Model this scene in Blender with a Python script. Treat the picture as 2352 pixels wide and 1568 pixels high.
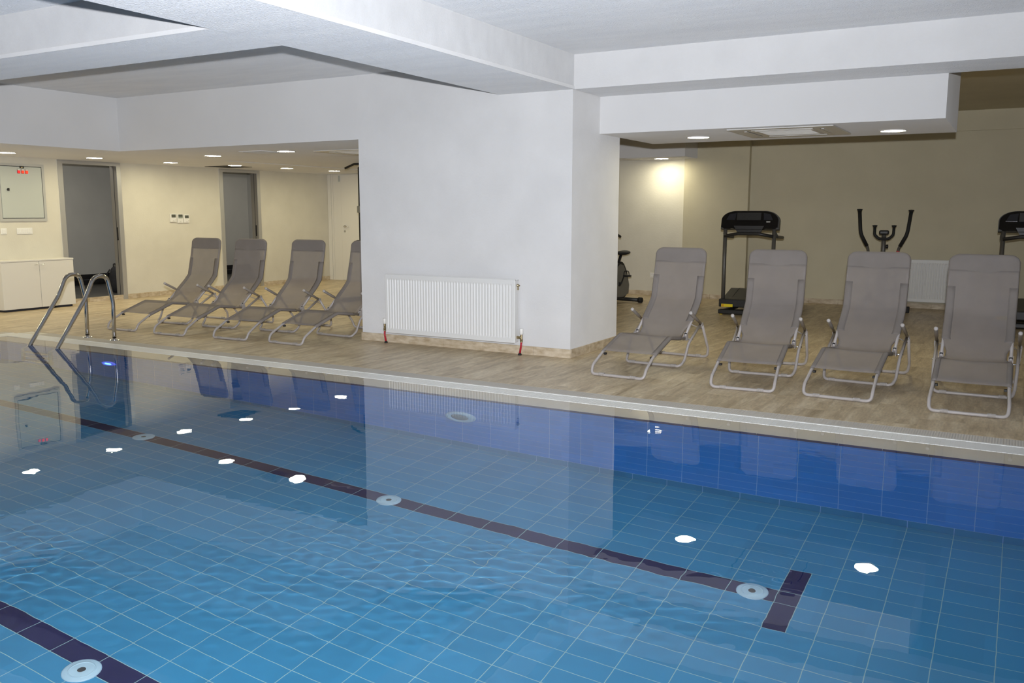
import bpy, bmesh, math, random
import numpy as np
from mathutils import Vector, Matrix

for o in list(bpy.data.objects):
    bpy.data.objects.remove(o, do_unlink=True)
SC = bpy.context.scene
COL = SC.collection
PI = math.pi
random.seed(7)

# ------------------------------------------------------------------ camera, world, flash, exposure
CAM = Vector((0.0, 0.0, 1.37))
cam_d = bpy.data.cameras.new('camera')
cam = bpy.data.objects.new('camera', cam_d)
COL.objects.link(cam)
RIGHT, UP, FWD = Vector((0.86941, 0.49409, 0.00151)), Vector((-0.07251, 0.12457, 0.98956)), Vector((-0.48887, 0.86046, -0.14404))
cam.matrix_world = Matrix(((RIGHT.x, UP.x, -FWD.x, CAM.x), (RIGHT.y, UP.y, -FWD.y, CAM.y), (RIGHT.z, UP.z, -FWD.z, CAM.z), (0, 0, 0, 1)))
cam_d.sensor_width = 36.0
cam_d.lens = 36.0 * 2033.5 / 2352
cam_d.clip_start = 0.05
SC.camera = cam

world = bpy.data.worlds.new('world')
SC.world = world
world.use_nodes = True
world.node_tree.nodes['Background'].inputs[0].default_value = (0.75, 0.85, 1.0, 1)
world.node_tree.nodes['Background'].inputs[1].default_value = 0.02

SC.view_settings.view_transform = 'Standard'
SC.view_settings.look = 'None'
SC.view_settings.gamma = 1.0
SC.view_settings.use_curve_mapping = False
SC.view_settings.exposure = 0.0
SC.cycles.caustics_refractive = True
SC.cycles.caustics_reflective = True
SC.cycles.sample_clamp_indirect = 4.0
SC.cycles.blur_glossy = 0.6
SC.cycles.max_bounces = 12
SC.cycles.transmission_bounces = 8
SC.cycles.transparent_max_bounces = 16

# the photographer's flash gun, 20 cm above the lens
fl_d = bpy.data.lights.new('camera_flash', 'SPOT')
fl_d.energy = 2300.0
fl_d.color = (0.93, 0.95, 1.0)
fl_d.spot_size = math.radians(165)
fl_d.spot_blend = 1.0
fl_d.shadow_soft_size = 0.03
fl_d.cycles.is_caustics_light = True
fl = bpy.data.objects.new('camera_flash', fl_d)
COL.objects.link(fl)
fl.location = CAM + Vector((0.015, -0.02, 0.2))
fl_dir = Vector((-0.78, 0.57, 0.38))
fl.rotation_euler = fl_dir.to_track_quat('-Z', 'Y').to_euler()

LAMP = 78.0          # radiance of a downlight's diffuser
LAMP_COL = (1.0, 0.91, 0.61)

# ------------------------------------------------------------------ materials
def mat(name, col, rough=0.5, metal=0.0, spec=0.5):
    m = bpy.data.materials.new(name)
    m.use_nodes = True
    b = m.node_tree.nodes['Principled BSDF']
    b.inputs['Base Color'].default_value = (*col, 1)
    b.inputs['Roughness'].default_value = rough
    b.inputs['Metallic'].default_value = metal
    b.inputs['Specular IOR Level'].default_value = spec
    return m

def nd(m, t, **kw):
    n = m.node_tree.nodes.new(t)
    for k, v in kw.items():
        setattr(n, k, v)
    return n

def lk(m, a, b):
    m.node_tree.links.new(a, b)

def bsdf(m):
    return m.node_tree.nodes['Principled BSDF']

def noisy(m, c1, c2, scale, bump=0.0, bscale=None, dist=0.002, stretch=(1, 1, 1), detail=6.0):
    """colour between c1 and c2 by noise at world position, and a bump"""
    g = nd(m, 'ShaderNodeNewGeometry')
    mp = nd(m, 'ShaderNodeMapping')
    mp.inputs['Scale'].default_value = stretch
    lk(m, g.outputs['Position'], mp.inputs['Vector'])
    n = nd(m, 'ShaderNodeTexNoise')
    n.inputs['Scale'].default_value = scale
    n.inputs['Detail'].default_value = detail
    lk(m, mp.outputs[0], n.inputs['Vector'])
    r = nd(m, 'ShaderNodeValToRGB')
    r.color_ramp.elements[0].position = 0.3
    r.color_ramp.elements[1].position = 0.7
    r.color_ramp.elements[0].color = (*c1, 1)
    r.color_ramp.elements[1].color = (*c2, 1)
    lk(m, n.outputs['Fac'], r.inputs[0])
    lk(m, r.outputs[0], bsdf(m).inputs['Base Color'])
    if bump:
        n2 = nd(m, 'ShaderNodeTexNoise')
        n2.inputs['Scale'].default_value = bscale or scale * 8
        n2.inputs['Detail'].default_value = 4.0
        lk(m, g.outputs['Position'], n2.inputs['Vector'])
        b = nd(m, 'ShaderNodeBump')
        b.inputs['Strength'].default_value = bump
        b.inputs['Distance'].default_value = dist
        lk(m, n2.outputs['Fac'], b.inputs['Height'])
        lk(m, b.outputs[0], bsdf(m).inputs['Normal'])
    return m

def emit(name, col, strength):
    m = mat(name, (0.8, 0.8, 0.8), 0.4)
    bsdf(m).inputs['Emission Color'].default_value = (*col, 1)
    bsdf(m).inputs['Emission Strength'].default_value = strength
    return m

M = {}
M['paint'] = noisy(mat('white_wall_paint', (0.8, 0.79, 0.78), 0.75, spec=0.25), (0.66, 0.655, 0.65), (0.71, 0.705, 0.70), 2.5, 0.5, 50, 0.005)
M['paint_smooth'] = noisy(mat('white_plasterboard_paint', (0.8, 0.79, 0.78), 0.7, spec=0.25), (0.68, 0.675, 0.67), (0.71, 0.705, 0.70), 1.5, 0.08, 90, 0.002)
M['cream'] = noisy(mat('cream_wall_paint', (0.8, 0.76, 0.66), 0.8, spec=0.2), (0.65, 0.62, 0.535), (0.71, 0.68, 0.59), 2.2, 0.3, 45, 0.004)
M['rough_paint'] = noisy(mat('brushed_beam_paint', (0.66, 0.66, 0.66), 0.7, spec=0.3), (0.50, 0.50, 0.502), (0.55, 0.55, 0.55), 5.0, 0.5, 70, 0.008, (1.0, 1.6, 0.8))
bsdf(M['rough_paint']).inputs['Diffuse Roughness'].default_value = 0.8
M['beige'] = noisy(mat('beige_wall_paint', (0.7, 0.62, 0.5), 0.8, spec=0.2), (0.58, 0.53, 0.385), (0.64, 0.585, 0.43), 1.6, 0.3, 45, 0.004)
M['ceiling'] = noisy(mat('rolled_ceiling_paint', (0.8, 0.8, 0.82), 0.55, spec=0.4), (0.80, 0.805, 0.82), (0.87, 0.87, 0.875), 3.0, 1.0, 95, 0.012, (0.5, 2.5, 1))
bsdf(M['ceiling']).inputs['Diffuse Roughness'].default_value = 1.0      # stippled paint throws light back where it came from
for k_ in ('paint', 'paint_smooth'):
    bsdf(M[k_]).inputs['Diffuse Roughness'].default_value = 0.4
M['grey_room'] = noisy(mat('grey_room_paint', (0.4, 0.39, 0.36), 0.8), (0.38, 0.37, 0.34), (0.42, 0.41, 0.375), 2.0)
M['black_tile'] = mat('black_glazed_tile', (0.012, 0.012, 0.014), 0.25)
M['dark_floor'] = noisy(mat('dark_grey_floor', (0.06, 0.06, 0.06), 0.5), (0.05, 0.05, 0.05), (0.075, 0.073, 0.07), 6)
M['alu'] = mat('satin_aluminium', (0.56, 0.56, 0.57), 0.45, 0.6)
M['jamb'] = mat('grey_lacquered_jamb', (0.26, 0.245, 0.22), 0.5)
M['steel'] = mat('polished_steel', (0.62, 0.61, 0.60), 0.14, 1.0)
M['chrome'] = mat('chrome', (0.75, 0.75, 0.74), 0.12, 1.0)
M['brass'] = mat('dull_brass', (0.42, 0.34, 0.2), 0.35, 1.0)
M['white_enamel'] = mat('white_enamel', (0.74, 0.74, 0.725), 0.4)
M['cabinet_white'] = mat('white_laminate', (0.76, 0.74, 0.69), 0.45)
M['white_plastic'] = mat('white_plastic', (0.82, 0.81, 0.78), 0.4)
M['grey_steel'] = mat('pale_grey_panel_enamel', (0.50, 0.53, 0.50), 0.45)
M['panel_frame'] = mat('panel_frame_enamel', (0.47, 0.47, 0.45), 0.4)
M['gap'] = mat('dark_gap', (0.03, 0.03, 0.04), 0.7)
M['lcd'] = mat('dark_display', (0.10, 0.105, 0.09), 0.3)
M['lcd_pale'] = mat('pale_display', (0.27, 0.31, 0.27), 0.3)
M['print_grey'] = mat('grey_print', (0.45, 0.45, 0.43), 0.6)
M['red_pipe'] = mat('red_plastic_pipe', (0.42, 0.015, 0.03), 0.35)
M['black_plastic'] = noisy(mat('black_plastic', (0.015, 0.015, 0.016), 0.45), (0.013, 0.013, 0.014), (0.02, 0.02, 0.021), 30)
M['black_gloss'] = mat('black_gloss_plastic', (0.008, 0.008, 0.009), 0.12)
M['grey_plastic'] = mat('dark_grey_plastic', (0.06, 0.06, 0.055), 0.45)
M['post_grey'] = mat('grey_brown_powder_coat', (0.10, 0.095, 0.085), 0.4, 0.2)
M['silver_plastic'] = mat('silver_plastic', (0.22, 0.215, 0.19), 0.4, 0.3)
M['black_rubber'] = mat('black_rubber', (0.012, 0.012, 0.012), 0.7)
M['bag_cloth'] = noisy(mat('black_bag_cloth', (0.01, 0.01, 0.012), 0.85), (0.008, 0.008, 0.01), (0.016, 0.016, 0.02), 25, 0.5, 60)
M['yellow'] = mat('yellow_sticker', (0.75, 0.60, 0.01), 0.5)
M['orange'] = mat('orange_print', (0.75, 0.33, 0.01), 0.5)
M['yellow_rubber'] = mat('yellow_rubber', (0.55, 0.38, 0.01), 0.6)
M['frame_paint'] = mat('champagne_powder_coat', (0.42, 0.385, 0.365), 0.38, 0.0)
M['cap_plastic'] = mat('beige_grey_plastic', (0.36, 0.33, 0.305), 0.5)
M['cap_pale'] = mat('pale_grey_plastic', (0.48, 0.45, 0.43), 0.5)
M['lamp_rim'] = mat('white_lamp_rim', (0.8, 0.8, 0.8), 0.35)
M['lamp'] = emit('lit_diffuser', LAMP_COL, LAMP)
M['lamp_bright'] = emit('bright_lit_diffuser', (1.0, 0.93, 0.70), LAMP * 1.25)
M['red_lamp'] = emit('red_indicator', (1.0, 0.0, 0.01), 1.0)
M['red_lamp_hot'] = emit('orange_red_indicator', (1.0, 0.03, 0.005), 1.3)
for k_ in ('red_lamp', 'red_lamp_hot'): bsdf(M[k_]).inputs['Base Color'].default_value = (0.35, 0.01, 0.01, 1)
M['pool_lamp'] = emit('lit_blue_pool_lens', (0.10, 0.38, 1.0), 6.0)
M['pool_halo_ring'] = emit('blue_halo_pool_ring', (0.02, 0.06, 1.0), 0.9)  # scattered halo of the lit lens, put into the ring as emission
M['lens_off'] = mat('unlit_pool_lens', (0.20, 0.25, 0.27), 0.2)
M['fitting'] = mat('white_pool_fitting', (0.50, 0.72, 0.80), 0.35)
M['vent_white'] = mat('white_vent', (0.72, 0.70, 0.66), 0.5)
M['grate'] = noisy(mat('white_grate_plastic', (0.74, 0.74, 0.70), 0.4), (0.80, 0.80, 0.765), (0.86, 0.86, 0.825), 9)

# fabric of the loungers: an open weave that lets some light through
def fabric(name, open_):
    m = mat(name, (0.30, 0.275, 0.262), 0.8, spec=0.15)
    out = m.node_tree.nodes['Material Output']
    k = 1.08 if open_ else 0.72
    noisy(m, (0.30 * k, 0.268 * k, 0.245 * k), (0.33 * k, 0.295 * k, 0.27 * k), 7, 0.25, 500, 0.0006)
    if open_:
        t = nd(m, 'ShaderNodeBsdfTransparent')
        x = nd(m, 'ShaderNodeMixShader')
        x.inputs[0].default_value = open_
        lk(m, bsdf(m).outputs[0], x.inputs[1])
        lk(m, t.outputs[0], x.inputs[2])
        lk(m, x.outputs[0], out.inputs['Surface'])
    return m
M['mesh_cloth'] = fabric('taupe_mesh_cloth', 0.43)
M['hem_cloth'] = fabric('taupe_double_cloth', 0.0)

# vein-cut travertine: each tile takes its own stretch of stone and its own tone
def travertine(name, px, py, x0, c_dark, c_mid, c_light, rough, tone=0.10):
    m = mat(name, c_mid, rough, spec=0.35)
    g = nd(m, 'ShaderNodeNewGeometry')
    sep = nd(m, 'ShaderNodeSeparateXYZ')
    lk(m, g.outputs['Position'], sep.inputs[0])
    a = nd(m, 'ShaderNodeMath', operation='SUBTRACT'); a.inputs[1].default_value = x0
    lk(m, sep.outputs[0], a.inputs[0])
    d = nd(m, 'ShaderNodeMath', operation='DIVIDE'); d.inputs[1].default_value = px
    lk(m, a.outputs[0], d.inputs[0])
    fx = nd(m, 'ShaderNodeMath', operation='FLOOR'); lk(m, d.outputs[0], fx.inputs[0])
    # column stagger: the same rule the tile loop uses, frac(col * 0.37)
    s1 = nd(m, 'ShaderNodeMath', operation='MULTIPLY'); s1.inputs[1].default_value = 0.37
    lk(m, fx.outputs[0], s1.inputs[0])
    s2 = nd(m, 'ShaderNodeMath', operation='FRACT'); lk(m, s1.outputs[0], s2.inputs[0])
    e = nd(m, 'ShaderNodeMath', operation='DIVIDE'); e.inputs[1].default_value = py
    lk(m, sep.outputs[1], e.inputs[0])
    e2 = nd(m, 'ShaderNodeMath', operation='SUBTRACT')
    lk(m, e.outputs[0], e2.inputs[0]); lk(m, s2.outputs[0], e2.inputs[1])
    fy = nd(m, 'ShaderNodeMath', operation='FLOOR'); lk(m, e2.outputs[0], fy.inputs[0])
    cell = nd(m, 'ShaderNodeCombineXYZ')
    lk(m, fx.outputs[0], cell.inputs[0]); lk(m, fy.outputs[0], cell.inputs[1])
    w = nd(m, 'ShaderNodeTexWhiteNoise', noise_dimensions='3D')
    lk(m, cell.outputs[0], w.inputs['Vector'])
    mp = nd(m, 'ShaderNodeMapping'); mp.inputs['Scale'].default_value = (8.0, 1.3, 3.0)
    lk(m, g.outputs['Position'], mp.inputs['Vector'])
    off = nd(m, 'ShaderNodeVectorMath', operation='SCALE'); off.inputs['Scale'].default_value = 2.2
    lk(m, w.outputs['Color'], off.inputs[0])
    ad = nd(m, 'ShaderNodeVectorMath', operation='ADD')
    lk(m, mp.outputs[0], ad.inputs[0]); lk(m, off.outputs[0], ad.inputs[1])
    n = nd(m, 'ShaderNodeTexNoise'); n.inputs['Scale'].default_value = 1.5; n.inputs['Detail'].default_value = 9.0
    n.inputs['Roughness'].default_value = 0.62; n.inputs['Distortion'].default_value = 0.5
    lk(m, ad.outputs[0], n.inputs['Vector'])
    r = nd(m, 'ShaderNodeValToRGB')
    r.color_ramp.elements[0].position = 0.30; r.color_ramp.elements[0].color = (*c_dark, 1)
    r.color_ramp.elements[1].position = 0.72; r.color_ramp.elements[1].color = (*c_light, 1)
    q = r.color_ramp.elements.new(0.5); q.color = (*c_mid, 1)
    lk(m, n.outputs['Fac'], r.inputs[0])
    mr = nd(m, 'ShaderNodeMapRange'); mr.inputs['To Min'].default_value = 1.0 - tone; mr.inputs['To Max'].default_value = 1.0 + tone * 0.5
    lk(m, w.outputs['Value'], mr.inputs['Value'])
    mul = nd(m, 'ShaderNodeVectorMath', operation='SCALE')
    lk(m, r.outputs[0], mul.inputs[0]); lk(m, mr.outputs[0], mul.inputs['Scale'])
    mp2 = nd(m, 'ShaderNodeMapping'); mp2.inputs['Scale'].default_value = (70.0, 16.0, 30.0)
    lk(m, g.outputs['Position'], mp2.inputs['Vector'])
    n4 = nd(m, 'ShaderNodeTexNoise'); n4.inputs['Scale'].default_value = 1.0; n4.inputs['Detail'].default_value = 5.0
    lk(m, mp2.outputs[0], n4.inputs['Vector'])
    mr2 = nd(m, 'ShaderNodeMapRange'); mr2.inputs['From Min'].default_value = 0.3; mr2.inputs['From Max'].default_value = 0.7
    mr2.inputs['To Min'].default_value = 0.84; mr2.inputs['To Max'].default_value = 1.12
    lk(m, n4.outputs['Fac'], mr2.inputs['Value'])
    mul2 = nd(m, 'ShaderNodeVectorMath', operation='SCALE')
    lk(m, mul.outputs[0], mul2.inputs[0]); lk(m, mr2.outputs[0], mul2.inputs['Scale'])
    lk(m, mul2.outputs[0], bsdf(m).inputs['Base Color'])
    n3 = nd(m, 'ShaderNodeTexNoise'); n3.inputs['Scale'].default_value = 60.0
    lk(m, g.outputs['Position'], n3.inputs['Vector'])
    b = nd(m, 'ShaderNodeBump'); b.inputs['Strength'].default_value = 0.12; b.inputs['Distance'].default_value = 0.002
    lk(m, n3.outputs['Fac'], b.inputs['Height']); lk(m, b.outputs[0], bsdf(m).inputs['Normal'])
    return m
DECK_W, DECK_L, DECK_X0 = 0.3025, 0.605, -0.186
M['deck'] = travertine('vein_cut_travertine', DECK_W, DECK_L, DECK_X0, (0.36, 0.275, 0.17), (0.565, 0.455, 0.30), (0.74, 0.635, 0.46), 0.38)
M['grout_deck'] = mat('sand_grout', (0.50, 0.41, 0.28), 0.8)
M['skirting'] = noisy(mat('travertine_skirting', (0.55, 0.46, 0.34), 0.55), (0.42, 0.32, 0.20), (0.68, 0.59, 0.45), 11, 0.3, 70, 0.002, (1, 1, 2.4))

def pool_tile(name, c, var, px, py, rough=0.22):
    m = mat(name, c, rough, spec=0.35)
    g = nd(m, 'ShaderNodeNewGeometry')
    dv = nd(m, 'ShaderNodeVectorMath', operation='DIVIDE'); dv.inputs[1].default_value = (px, py, py)
    lk(m, g.outputs['Position'], dv.inputs[0])
    fl_ = nd(m, 'ShaderNodeVectorMath', operation='FLOOR'); lk(m, dv.outputs[0], fl_.inputs[0])
    w = nd(m, 'ShaderNodeTexWhiteNoise'); lk(m, fl_.outputs[0], w.inputs['Vector'])
    mr = nd(m, 'ShaderNodeMapRange'); mr.inputs['To Min'].default_value = 1 - var; mr.inputs['To Max'].default_value = 1 + var
    lk(m, w.outputs['Value'], mr.inputs['Value'])
    s = nd(m, 'ShaderNodeVectorMath', operation='SCALE'); s.inputs[0].default_value = c
    lk(m, mr.outputs[0], s.inputs['Scale']); lk(m, s.outputs[0], bsdf(m).inputs['Base Color'])
    return m
PX, PY, RZ = 0.248, 0.124, 0.119
M['floor_tile'] = pool_tile('light_blue_pool_tile', (0.052, 0.280, 0.48), 0.05, PX, PY)
M['wall_tile'] = pool_tile('deep_blue_pool_tile', (0.045, 0.295, 0.74), 0.05, PX, PY)
M['navy_tile'] = pool_tile('navy_pool_tile', (0.020, 0.020, 0.085), 0.1, PX, PY)
M['nosing_tile'] = mat('navy_nosing_tile', (0.022, 0.020, 0.11), 0.25)
M['pool_grout'] = mat('pale_pool_grout', (0.34, 0.54, 0.53), 0.8)
M['wall_grout'] = mat('pale_blue_wall_grout', (0.34, 0.56, 0.82), 0.8)
M['coping_tile'] = pool_tile('beige_coping_tile', (0.80, 0.735, 0.60), 0.03, PX, 5.0, 0.35)
M['finger_tile'] = pool_tile('warm_grey_finger_tile', (0.56, 0.525, 0.47), 0.05, PX, 5.0, 0.55)
wv = nd(M['finger_tile'], 'ShaderNodeTexWave', bands_direction='X'); wv.inputs['Scale'].default_value = 20.3
g_ = nd(M['finger_tile'], 'ShaderNodeNewGeometry'); lk(M['finger_tile'], g_.outputs['Position'], wv.inputs['Vector'])
b_ = nd(M['finger_tile'], 'ShaderNodeBump'); b_.inputs['Strength'].default_value = 0.6; b_.inputs['Distance'].default_value = 0.003
lk(M['finger_tile'], wv.outputs['Fac'], b_.inputs['Height']); lk(M['finger_tile'], b_.outputs[0], bsdf(M['finger_tile']).inputs['Normal'])
M['coping_grout'] = mat('pale_coping_grout', (0.80, 0.76, 0.66), 0.8)

w = mat('pool_water', (1, 1, 1), 0.0)
w.node_tree.nodes.remove(bsdf(w))
gl = nd(w, 'ShaderNodeBsdfGlass')
gl.inputs['Color'].default_value = (1, 1, 1, 1)
gl.inputs['Roughness'].default_value = 0.0
gl.inputs['IOR'].default_value = 1.333
lk(w, gl.outputs[0], w.node_tree.nodes['Material Output'].inputs['Surface'])
M['water'] = w

# ------------------------------------------------------------------ mesh helpers
def new():
    return bmesh.new()

def box(bm, a, b, mtx=None):
    """axis-aligned box from corner a to corner b"""
    x0, y0, z0 = (min(a[i], b[i]) for i in range(3))
    x1, y1, z1 = (max(a[i], b[i]) for i in range(3))
    v = [bm.verts.new(p) for p in ((x0, y0, z0), (x1, y0, z0), (x1, y1, z0), (x0, y1, z0), (x0, y0, z1), (x1, y0, z1), (x1, y1, z1), (x0, y1, z1))]
    for f in ((0, 3, 2, 1), (4, 5, 6, 7), (0, 1, 5, 4), (1, 2, 6, 5), (2, 3, 7, 6), (3, 0, 4, 7)):
        bm.faces.new([v[i] for i in f])
    if mtx is not None:
        bmesh.ops.transform(bm, matrix=mtx, verts=v)
    return v

def bbox(bm, a, b, r=0.004, seg=2):
    """box with rounded edges"""
    t = bmesh.new()
    box(t, a, b)
    bmesh.ops.bevel(t, geom=list(t.edges), offset=r, segments=seg, profile=0.5, affect='EDGES')
    me = bpy.data.meshes.new('tmp')
    t.to_mesh(me)
    t.free()
    bm.from_mesh(me)
    bpy.data.meshes.remove(me)

def fillet(pts, r, n=5):
    """round the corners of a polyline; r is one radius or one per point"""
    P = [Vector(p) for p in pts]
    out = [P[0]]
    for i in range(1, len(P) - 1):
        rr = r[i] if isinstance(r, (list, tuple)) else r
        a, b = (P[i - 1] - P[i]), (P[i + 1] - P[i])
        la, lb = a.length, b.length
        if rr <= 0 or la < 1e-6 or lb < 1e-6:
            out.append(P[i]); continue
        a.normalize(); b.normalize()
        half = a.angle(b) / 2
        t = min(rr / max(math.tan(half), 1e-3), la * 0.48, lb * 0.48)
        p0, p2 = P[i] + a * t, P[i] + b * t
        for k in range(n + 1):
            s = k / n
            out.append(p0 * (1 - s) ** 2 + P[i] * 2 * s * (1 - s) + p2 * s * s)
    out.append(P[-1])
    return out

def tube(bm, pts, r, seg=10, closed=False, caps=True):
    """round tube swept along a polyline; r is one radius or one per point"""
    P = [Vector(p) for p in pts]
    n = len(P)
    rings = []
    ref = None
    for i in range(n):
        if closed:
            d = P[(i + 1) % n] - P[(i - 1) % n]
        else:
            d = P[min(i + 1, n - 1)] - P[max(i - 1, 0)]
        d.normalize()
        if ref is None:
            ref = d.orthogonal().normalized()
        ref = (ref - d * ref.dot(d))
        ref = ref.normalized() if ref.length > 1e-6 else d.orthogonal().normalized()
        q = d.cross(ref)
        rr = r[i] if isinstance(r, (list, tuple)) else r
        rings.append([bm.verts.new(P[i] + (ref * math.cos(2 * PI * k / seg) + q * math.sin(2 * PI * k / seg)) * rr) for k in range(seg)])
    for i in range(n if closed else n - 1):
        A, B = rings[i], rings[(i + 1) % n]
        for k in range(seg):
            f = bm.faces.new((A[k], A[(k + 1) % seg], B[(k + 1) % seg], B[k]))
            f.smooth = True
    if caps and not closed:
        bm.faces.new(list(reversed(rings[0])))
        bm.faces.new(rings[-1])

def lathe(bm, prof, mtx=None, seg=28, smooth=True):
    """profile of (radius, height) turned about Z, then moved by mtx"""
    rings = []
    vs = []
    for (r, z) in prof:
        if r < 1e-6:
            rings.append([bm.verts.new((0, 0, z))])
        else:
            rings.append([bm.verts.new((r * math.cos(2 * PI * k / seg), r * math.sin(2 * PI * k / seg), z)) for k in range(seg)])
        vs += rings[-1]
    for A, B in zip(rings, rings[1:]):
        for k in range(seg):
            k2 = (k + 1) % seg
            if len(A) == 1 and len(B) == 1:
                continue
            f = bm.faces.new((A[0], B[k2], B[k]) if len(A) == 1 else ((A[k], A[k2], B[0]) if len(B) == 1 else (A[k], A[k2], B[k2], B[k])))
            f.smooth = smooth
    if mtx is not None:
        bmesh.ops.transform(bm, matrix=mtx, verts=vs)

def prism(bm, outline, d0, d1, axis='x'):
    """closed 2-D outline extruded from d0 to d1 along an axis"""
    def P(a, b, d):
        return {'x': (d, a, b), 'y': (a, d, b), 'z': (a, b, d)}[axis]
    A = [bm.verts.new(P(a, b, d0)) for a, b in outline]
    B = [bm.verts.new(P(a, b, d1)) for a, b in outline]
    n = len(A)
    bm.faces.new(A)
    bm.faces.new(list(reversed(B)))
    for i in range(n):
        bm.faces.new((A[i], B[i], B[(i + 1) % n], A[(i + 1) % n]))

def obj(name, bm, m, parent=None, smooth=False):
    me = bpy.data.meshes.new(name)
    bmesh.ops.recalc_face_normals(bm, faces=bm.faces)
    bm.to_mesh(me)
    bm.free()
    if smooth:
        for p in me.polygons:
            p.use_smooth = True
    if m is not None:
        me.materials.append(m)
    o = bpy.data.objects.new(name, me)
    COL.objects.link(o)
    if parent is not None:
        o.parent = parent
    return o

def tag(o, label=None, cat=None, group=None, kind=None):
    if label: o['label'] = label
    if cat: o['category'] = cat
    if group: o['group'] = group
    if kind: o['kind'] = kind
    return o

def thing(name, label, cat, loc=(0, 0, 0), rz=0.0, group=None):
    o = bpy.data.objects.new(name, None)
    o.empty_display_size = 0.1
    COL.objects.link(o)
    o.location = loc
    o.rotation_euler = (0, 0, rz)
    return tag(o, label, cat, group)

def struct(name, bm, m, parent=None, label=None):
    o = obj(name, bm, m, parent)
    if parent is None:
        o['kind'] = 'structure'
    if label:
        o['label'] = label
    return o

def dup(root, loc, rz=None, label=None):
    """copy of a thing with copies of its parts and sub-parts"""
    r = root.copy()
    COL.objects.link(r)
    r.location = loc
    if rz is not None:
        r.rotation_euler = (0, 0, rz)
    if label:
        r['label'] = label
    for ch in list(root.children):
        c = ch.copy(); COL.objects.link(c); c.parent = r
        for g in list(ch.children):
            d = g.copy(); COL.objects.link(d); d.parent = c
    return r

def one(name, m, parent, *boxes):
    bm = new()
    for a, b in boxes:
        box(bm, a, b)
    return obj(name, bm, m, parent)

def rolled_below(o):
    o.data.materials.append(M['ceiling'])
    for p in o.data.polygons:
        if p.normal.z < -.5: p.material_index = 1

def RX(a): return Matrix.Rotation(a, 4, 'X')
def RY(a): return Matrix.Rotation(a, 4, 'Y')
def RZM(a): return Matrix.Rotation(a, 4, 'Z')
def T(x, y, z): return Matrix.Translation((x, y, z))

# ------------------------------------------------------------------ the room
XL, YB = -12.29, 14.05          # left wall and back wall planes
CZ, BZ, DZ = 2.785, 2.48, 2.13  # ceiling, beam soffit, lowered ceiling
XR, YN = 3.2, -1.6              # right and near ends of the hall (outside the picture)
CX0, CX1, CY0, CY1 = -6.12, -3.62, 7.49, 8.60   # the white pillar

def bx(a, b):
    bm = new(); box(bm, a, b); return bm

# left wall with two door openings
wall_left = bpy.data.objects.new('wall_left', None); COL.objects.link(wall_left); wall_left['kind'] = 'structure'
D1, D2 = (8.165, 9.215), (11.20, 12.16)
for a, b in ((YN, D1[0]), (D1[1], D2[0]), (D2[1], YB + .15)):
    one('wall_panel', M['cream'], wall_left, ((XL - .16, a, -.02), (XL, b, CZ)))
for d in (D1, D2):
    one('wall_panel', M['cream'], wall_left, ((XL - .16, d[0], 2.125), (XL, d[1], CZ)))

# back wall with shallow pilaster, beam at its head, white door at its left end
wall_back = bpy.data.objects.new('wall_back', None); COL.objects.link(wall_back); wall_back['kind'] = 'structure'
one('wall_panel', M['cream'], wall_back, ((XL - .16, YB, -.02), (-4.70, YB + .15, CZ + .1)))  # paler than the next panel: the corner downlight's glow is put into its colour
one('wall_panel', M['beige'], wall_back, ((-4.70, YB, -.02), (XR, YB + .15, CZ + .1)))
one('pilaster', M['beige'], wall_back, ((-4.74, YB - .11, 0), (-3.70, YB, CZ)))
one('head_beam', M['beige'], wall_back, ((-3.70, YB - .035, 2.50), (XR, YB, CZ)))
struct('wall_right', bx((XR, YN, -.02), (XR + .15, YB + .15, CZ + .1)), M['paint'])
struct('wall_near', bx((XL - .16, YN - .15, -.02), (XR + .15, YN, CZ + .1)), M['paint'])

# pillar, beams, ceiling
struct('pillar', bx((CX0, CY0, 0), (CX1, CY1, CZ)), M['paint'], label='wide white plastered pillar with a radiator on its front')
struct('ceiling', bx((XL - .16, YN - .15, CZ), (XR + .15, YB + .15, CZ + .12)), M['ceiling'])
struct('ceiling', bx((-5.98, 8.095, CZ - .012), (XR, YB, CZ)), M['beige'])
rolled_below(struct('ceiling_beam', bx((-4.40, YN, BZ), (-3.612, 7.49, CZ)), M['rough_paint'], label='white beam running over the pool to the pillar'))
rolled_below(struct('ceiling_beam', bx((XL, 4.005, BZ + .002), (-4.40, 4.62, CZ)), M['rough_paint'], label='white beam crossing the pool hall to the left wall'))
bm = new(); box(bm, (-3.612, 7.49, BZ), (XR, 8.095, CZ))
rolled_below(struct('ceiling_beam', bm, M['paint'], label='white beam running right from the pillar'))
# plaster lip along the lower edge of the beam over the pool
bm = new(); box(bm, (-3.612, YN, BZ), (-3.604, 7.488, BZ + .028))
struct('trim_1', bm, M['paint'])
bm = new(); box(bm, (XL, 3.997, BZ + .002), (-4.40, 4.005, BZ + .03))
struct('trim_2', bm, M['paint'])

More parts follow.
